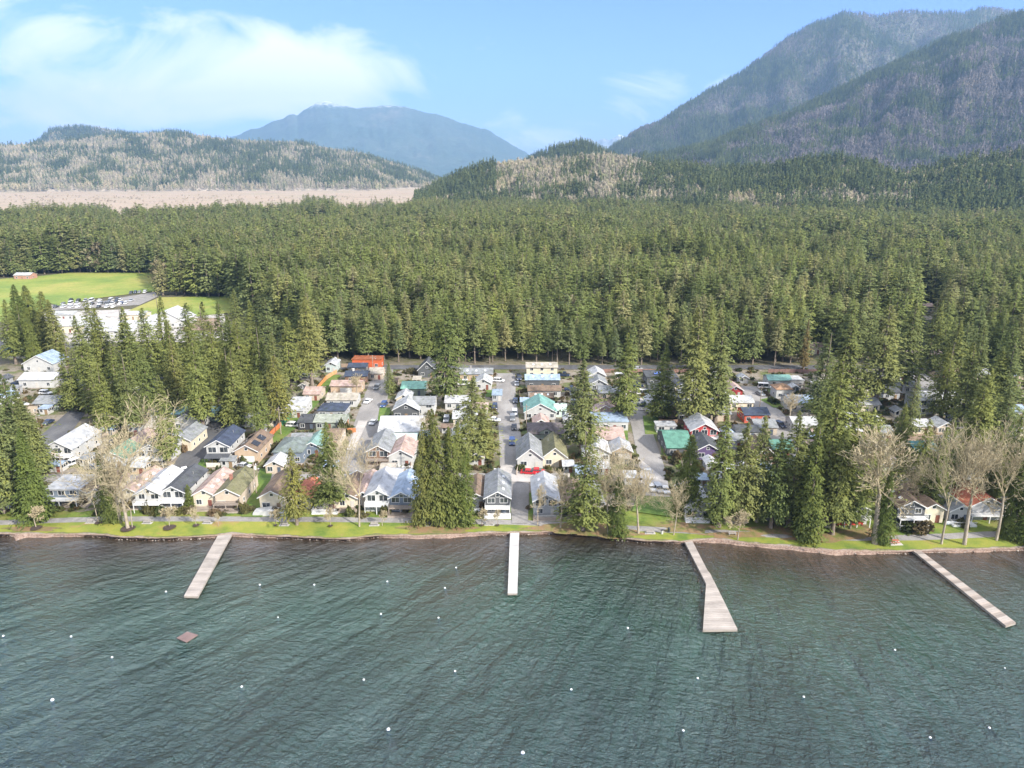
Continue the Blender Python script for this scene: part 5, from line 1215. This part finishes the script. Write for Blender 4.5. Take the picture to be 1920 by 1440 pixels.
TB([(1250,640,28),(1560,620,32),(1600,600,33),(1590,700,26),(1830,640,30),(1870,650,30),(1905,640,32),(1800,600,32),(1850,600,32),(1890,600,32),(1850,720,26),(1900,730,26),(1560,740,24),(1600,780,24),(1790,640,28),(1760,560,32),(1550,780,25),(1640,820,18),(1500,850,18),(1825,780,24),(1870,830,18)],
   'dark fir in the mixed stand among the right hand cottages', 'firs among the right hand cottages', ('fir',), 1.25)
print('placed trees', tree_count)

# ------------------------------------------------------------------ the forest
EDGE = [(-400,520),(25,520),(60,517),(130,512),(292,513),(300,552),(310,556),(440,557),(470,590),(520,625),(560,660),(585,684),(640,680),(1290,686),(1480,688),(1600,676),(1700,668),(1760,690),(1800,722),(1920,735),(2400,760)]
def in_forest(px, py):
    ok = py < np.interp(px, [e[0] for e in EDGE], [e[1] for e in EDGE])
    ok &= ~((np.abs(px-1736) < 27) & (py > 572) & (py < 760)) & ~((np.abs(px-1630) < 20) & (py > 508) & (py < 560)) & ~((np.abs(px-1511) < 9) & (py > 505) & (py < 545))
    ok &= ~((np.abs(px-1533) < 20) & (py > 655))
    ok &= ~((px > 90) & (px < 300) & (py > 513) & (py < 580))
    return ok
sp = 7.0; gy_ = np.arange(290, 1750, sp); pts = []
for Yv in gy_:
    k = sp*(1 if Yv < 800 else 1.15)
    Xm = Yv*.80+40; xr = np.arange(-Xm, Xm, k); pts.append(np.stack([xr+rng.uniform(-.42,.42,len(xr))*k, Yv+rng.uniform(-.42,.42,len(xr))*k], 1))
pts = np.concatenate(pts)
dep = pts[:,1]*cT+(CAMH-GZ)*sT; up = pts[:,1]*sT-(CAMH-GZ)*cT
PX = 960+F*pts[:,0]/dep; PY = 720-F*up/dep
far = np.interp(PX, [-400,0,400,780,960,2400], [1050,1080,1180,1420,1450,1300])
ok = in_forest(PX, PY) & (pts[:,1] < far+vnoise(pts[:,0], pts[:,1], .006, 4)*np.where(PX < 820, 330, 120)+rng.normal(0, 25, len(pts)))
ok &= ~((vnoise(pts[:,0]+900, pts[:,1], .022, 3) > .62) & (pts[:,1] > 360))
# ragged gaps at the far left edge of the wood
ok &= ~((pts[:,1] > 900) & (vnoise(pts[:,0], pts[:,1], .008, 3) > .35) & (PX < 900))
pts = pts[ok]; PX = PX[ok]; PY = PY[ok]
hn = vnoise(pts[:,0], pts[:,1], .011, 4); hgt = 30.0 + hn*12 + rng.normal(0, 3.0, len(pts)) - (rng.random(len(pts)) < .08)*rng.uniform(2,9,len(pts))
order = np.argsort(pts[:,1]); vis = (PX > -30) & (PX < 1950)
NI = 300 - tree_count; ind = [i for i in order if vis[i]]
# front rank trees: those nearest to the open edge in each direction
bins = {}; front = []
for i in ind:
    b_ = int(PX[i]//9)
    if bins.get(b_, 0) < 1 and 560 < PX[i] < 1500: bins[b_] = bins.get(b_, 0)+1; front.append(i)
    if len(front) >= NI: break
for i in ind:
    if len(front) >= NI: break
    if i not in front and PX[i] > 560: front.append(i)
fs = set(front)
for i in front:
    tree('wood', pts[i,0], pts[i,1], hgt[i]-1, 'dark green fir with bare grey trunk in the front rank of the forest', 'front rank firs of the forest', 1.3, fix=True)
rest = np.array([i for i in range(len(pts)) if i not in fs])
P = np.concatenate([pts[rest], np.full((len(rest),1), GZ-.2)], 1); s = hgt[rest]/30
def fwood(seed, mid):
    tm = trunk_mesh(seed, 30, .3, FIRBARK, .3, 6)
    cm = conifer(seed, h=30, r=3.7+.5*(seed%3), base=.12 if mid else .25, levels=40 if mid else 26, nb=8 if mid else 6, nc=10 if mid else 6, size=.6 if mid else .95, droop=.35, power=.62+.08*(seed%3), irr=.3, mat=WOODF)
    return joined(tm, cm, 'forest_fir')
protos = [fwood(90+i, True) for i in range(5)] + [fwood(100+i, False) for i in range(4)] + [far_bare(110, foliage('forest_bare', [(.2,.17,.11),(.24,.22,.13)], sc=.02), h=24, n=110)]
nearm = pts[rest,1] < 620
idx = np.where(nearm, rng.integers(0,5,len(rest)), rng.integers(5,9,len(rest)))
bm = (vnoise(pts[rest,0]+300, pts[rest,1], .014, 4)+rng.normal(0,.3,len(rest))) > .7
idx = np.where(bm, 9, idx)
wd_ = s*rng.uniform(1.25,1.85,len(rest))
scatter('forest', P, idx, np.stack([wd_,wd_,s*np.where(bm,.8,1)],1), protos, 'dense dark green fir forest filling the plain behind the village', 'forest')
print('forest', len(rest), 'individual', len(front), 'total', tree_count)

# ------------------------------------------------------------------ shrubs
SH = [blob_shrub(s, 260, 1, .8) for s in range(4)]
def stem_mesh():
    m = MB()
    for k in range(4): m.tube((0,0,0),(math.cos(k*1.6)*.3, math.sin(k*1.6)*.3,.7),.05,.02,4,caps=False)
    return m.mesh('stems', FIRBARK, recalc=False)
STEM = stem_mesh()
def shrub(px, py, r, h, label, group=None):
    X, Y = G(px, py); o = thing('shrub', label, 'shrub', (X, clear_y(X, Y, r), GZ-.05), random.random()*6, group, (r, r, h/.8))
    link('stems', STEM, o); link('foliage', random.choice(SH), o)
def clear_y(X, Y, r):
    for (a, b, c, d) in footprints:
        if a-.2 < X < b+.2 and c-r*.5 < Y < d: return c-r-.3
    return Y
o = thing('conical_shrub', 'narrow conical green shrub between two white cottages', 'shrub', (*G(356,953), GZ)); 
o.scale = (1,1,1); link('trunk', trunk_mesh(5, 6, .12, FIRBARK, .05, 0), o); link('foliage', conifer(6, h=6.4, r=1.15, base=.02, levels=60, nb=8, nc=4, size=.3, droop=.1, power=.45, irr=.1, mat=CEDAR, name='foliage'), o)
for px, py, r, h, lb in [(655,792,2.0,3.2,'leafy bright green shrub beside the left street'),(300,962,1.6,1.5,'ochre hedge bush in front of the white two storey cottage'),(338,962,1.4,1.4,'golden bush in front of the slate roofed cottage'),(352,962,1.2,1.3,'brown bush below the conical shrub'),
     (655,966,1.3,2.0,'dark green bush in front of the narrow brown roofed cottage'),(1725,995,2.6,2.0,'wide dark bush in front of the charcoal two storey house'),(1700,994,2.2,1.6,'low dark bush at the left of the charcoal house'),(1265,870,1.6,1.6,'dark bush beside the bright green verge'),
     (1255,835,1.8,2.0,'dark shrub against the green roofed building'),(400,965,1.5,1.2,'reddish low bush in front of the pink roofed cottage'),(770,700,2,2,'hedge by the back road left of the charcoal A frame'),(785,701,2,2,'hedge bush nearest the charcoal A frame'),
     (898,905,1.6,1.8,'brown bush at the foot of the middle street'),(975,850,1.4,1.6,'dark bush by the grey roofed white gable cottage'),(1450,756,2.0,2.0,'dark round shrub beside the brown pyramid roof')]: shrub(px, py, r, h, lb)
rs = random.Random(3)
for i in range(110):
    px = rs.uniform(5, 1915); py = rs.choice((rs.uniform(955,968), rs.uniform(880,925), rs.uniform(740,900), rs.uniform(700,860)))
    if 930 < px < 990: continue
    if 1190 < px < 1290 and py > 780: continue
    if 640 < px < 735 and py < 890: continue
    shrub(px, py, rs.uniform(.7,1.7), rs.uniform(.8,2.2), 'small garden bush growing between the cottages', 'garden bushes between the cottages')
# low undergrowth between houses and under the trees
n = 15000; px = rng.uniform(-20, 1940, n); py = rng.uniform(690, 968, n)**1.0
w = np.array([G(a, b) for a, b in zip(px, py)])
ok = np.ones(n, bool)
for (a, b, c, d) in footprints: ok &= ~((w[:,0] > a-.6) & (w[:,0] < b+.6) & (w[:,1] > c-1.2) & (w[:,1] < d+.4))
import itertools
def inpoly(x, y, poly):
    r = np.zeros(len(x), bool); j = len(poly)-1
    for i in range(len(poly)):
        xi, yi = poly[i]; xj, yj = poly[j]
        r ^= ((yi > y) != (yj > y)) & (x < (xj-xi)*(y-yi)/(yj-yi+1e-9)+xi); j = i
    return r
for o in list(COL.objects):
    if o.type == 'MESH' and o.name.split('.')[0] in ('road','lane','parking_bay','driveway','grass_verge','road_marking','back_road','parking_lot'):
        ok &= ~inpoly(w[:,0], w[:,1], [tuple(v.co)[:2] for v in o.data.vertices])
ok &= vnoise(w[:,0], w[:,1], .09, 3) > -.12
ok &= ~((px > 1180) & (px < 1292) & (py > 925)) & ~((py > 958) & (vnoise(w[:,0], w[:,1], .15, 2) < .2))
w = w[ok]; s = rng.uniform(.25, .95, len(w))*np.where(px[ok] > 1290, 1.35, 1)
scatter('undergrowth', np.concatenate([w, np.full((len(w),1), GZ-.05)], 1), rng.integers(0,4,len(w)), np.stack([s,s,s*rng.uniform(.7,1.6,len(w))],1), [blob_shrub(s+20, 90, 1, .8, .3) for s in range(4)], 'low brown and green undergrowth between the cottages', 'undergrowth')

# ------------------------------------------------------------------ light, sky, air
AZ, EL = R(132), R(33)      # azimuth measured clockwise from +Y (the view direction)
sd = Vector((math.sin(AZ)*math.cos(EL), math.cos(AZ)*math.cos(EL), math.sin(EL)))
sl = bpy.data.lights.new('sun', 'SUN'); sl.energy = 3.5; sl.angle = R(2.5); sl.color = (1, .94, .85)
so = bpy.data.objects.new('sun', sl); COL.objects.link(so); so.rotation_euler = sd.to_track_quat('Z', 'Y').to_euler()
wd = bpy.data.worlds.new('World'); scene.world = wd; wd.use_nodes = True; nt = wd.node_tree; L = nt.links
bg = nt.nodes['Background']; sky = nt.nodes.new('ShaderNodeTexSky'); sky.sky_type = 'NISHITA'; sky.sun_disc = False
sky.sun_elevation = EL; sky.sun_rotation = AZ; sky.altitude = 100; sky.air_density = 1.0; sky.dust_density = .6; sky.ozone_density = 1.3
tc = nt.nodes.new('ShaderNodeTexCoord').outputs['Generated']; sp_ = nt.nodes.new('ShaderNodeSeparateXYZ'); L.new(tc, sp_.inputs[0])
yy = mth(nt, 'MAXIMUM', sp_.outputs[1], .05); u = mth(nt, 'DIVIDE', sp_.outputs[0], yy); v = mth(nt, 'DIVIDE', sp_.outputs[2], yy)
cv = nt.nodes.new('ShaderNodeCombineXYZ'); L.new(u, cv.inputs[0]); L.new(mth(nt, 'MULTIPLY', v, 1.7), cv.inputs[1])
nz = noise(nt, cv.outputs[0], 4.2, 10, .62, 1.2)
def uvpx(px, py):
    d = ray(px, py); return d[0]/d[1], d[2]/d[1]
def blob(px, py, rx, ry, amp):
    cu, cw = uvpx(px, py); a = mth(nt, 'DIVIDE', mth(nt, 'SUBTRACT', u, cu), rx/1331); b_ = mth(nt, 'DIVIDE', mth(nt, 'SUBTRACT', v, cw), ry/1331)
    r2 = mth(nt, 'ADD', mth(nt, 'MULTIPLY', a, a), mth(nt, 'MULTIPLY', b_, b_))
    return mth(nt, 'MULTIPLY', mth(nt, 'EXPONENT', mth(nt, 'MULTIPLY', r2, -1.0)), amp)
m_ = None
for q in ((80,60,190,75,.50),(540,125,210,70,.8),(330,180,240,45,.4),(680,150,120,50,.4),(130,215,260,45,.33),(1230,180,130,60,.34),(1010,250,150,40,.42),(1150,130,60,90,.12),(1300,140,90,50,.2),(-500,150,400,120,.5),(2600,120,400,150,.5)):
    x = blob(*q); m_ = x if m_ is None else mth(nt, 'ADD', m_, x)
den = ramp(nt, mth(nt, 'ADD', mth(nt, 'MULTIPLY', nz, 1.9), mth(nt, 'SUBTRACT', m_, .95)), [(.26, (0,0,0)), (.5, (.55,.55,.55)), (.85, (1,1,1))])
den = mth(nt, 'MAXIMUM', den, ramp(nt, sp_.outputs[1], [(0, (.75,.75,.75)), (.02, (.0,.0,.0))]))  # unseen cloud cover added behind the camera to whiten ambient light
hi = noise(nt, tc, 2.2, 5, .6)
den = mth(nt, 'MAXIMUM', den, mth(nt, 'MULTIPLY', ramp(nt, sp_.outputs[2], [(.26, (0,0,0)), (.42, (1,1,1))]), ramp(nt, hi, [(.35, (.35,.35,.35)), (.6, (1,1,1))])))  # unseen clouds added above the view for silvery reflections and neutral ambient
den = mth(nt, 'MULTIPLY', den, mth(nt, 'GREATER_THAN', sp_.outputs[2], -.02))
blue = mixc(nt, 1.0, sky.outputs[0], (.36,.45,.88,1), 'MULTIPLY')
cl = mixc(nt, den, blue, (5.0,5.0,5.1,1))
L.new(cl, bg.inputs[0]); bg.inputs[1].default_value = .12
# haze
hm = bpy.data.materials.new('haze'); hm.use_nodes = True; nt = hm.node_tree; nt.nodes.remove(nt.nodes['Principled BSDF'])
pv = nt.nodes.new('ShaderNodeVolumePrincipled'); pv.inputs['Color'].default_value = (.36,.62,.98,1); pv.inputs['Density'].default_value = 7.5e-5; pv.inputs['Anisotropy'].default_value = .1
nt.links.new(pv.outputs[0], nt.nodes['Material Output'].inputs['Volume'])
m = MB(); m.box(-12600,-3600,-8,12600,16700,1700); o = m.build('haze', hm); tag(o, kind='stuff')
scene.view_settings.view_transform = 'Standard'; scene.view_settings.look = 'None'; scene.view_settings.gamma = 1; scene.view_settings.exposure = 1.48; scene.view_settings.use_curve_mapping = False
cy = scene.cycles; cy.use_denoising = True; cy.max_bounces = 5; cy.diffuse_bounces = 3; cy.glossy_bounces = 2; cy.transmission_bounces = 2; cy.volume_bounces = 0; cy.transparent_max_bounces = 4
cy.use_adaptive_sampling = True; cy.adaptive_threshold = .015; cy.sample_clamp_indirect = 4; cy.sample_clamp_direct = 1.3; cy.caustics_reflective = False; cy.caustics_refractive = False
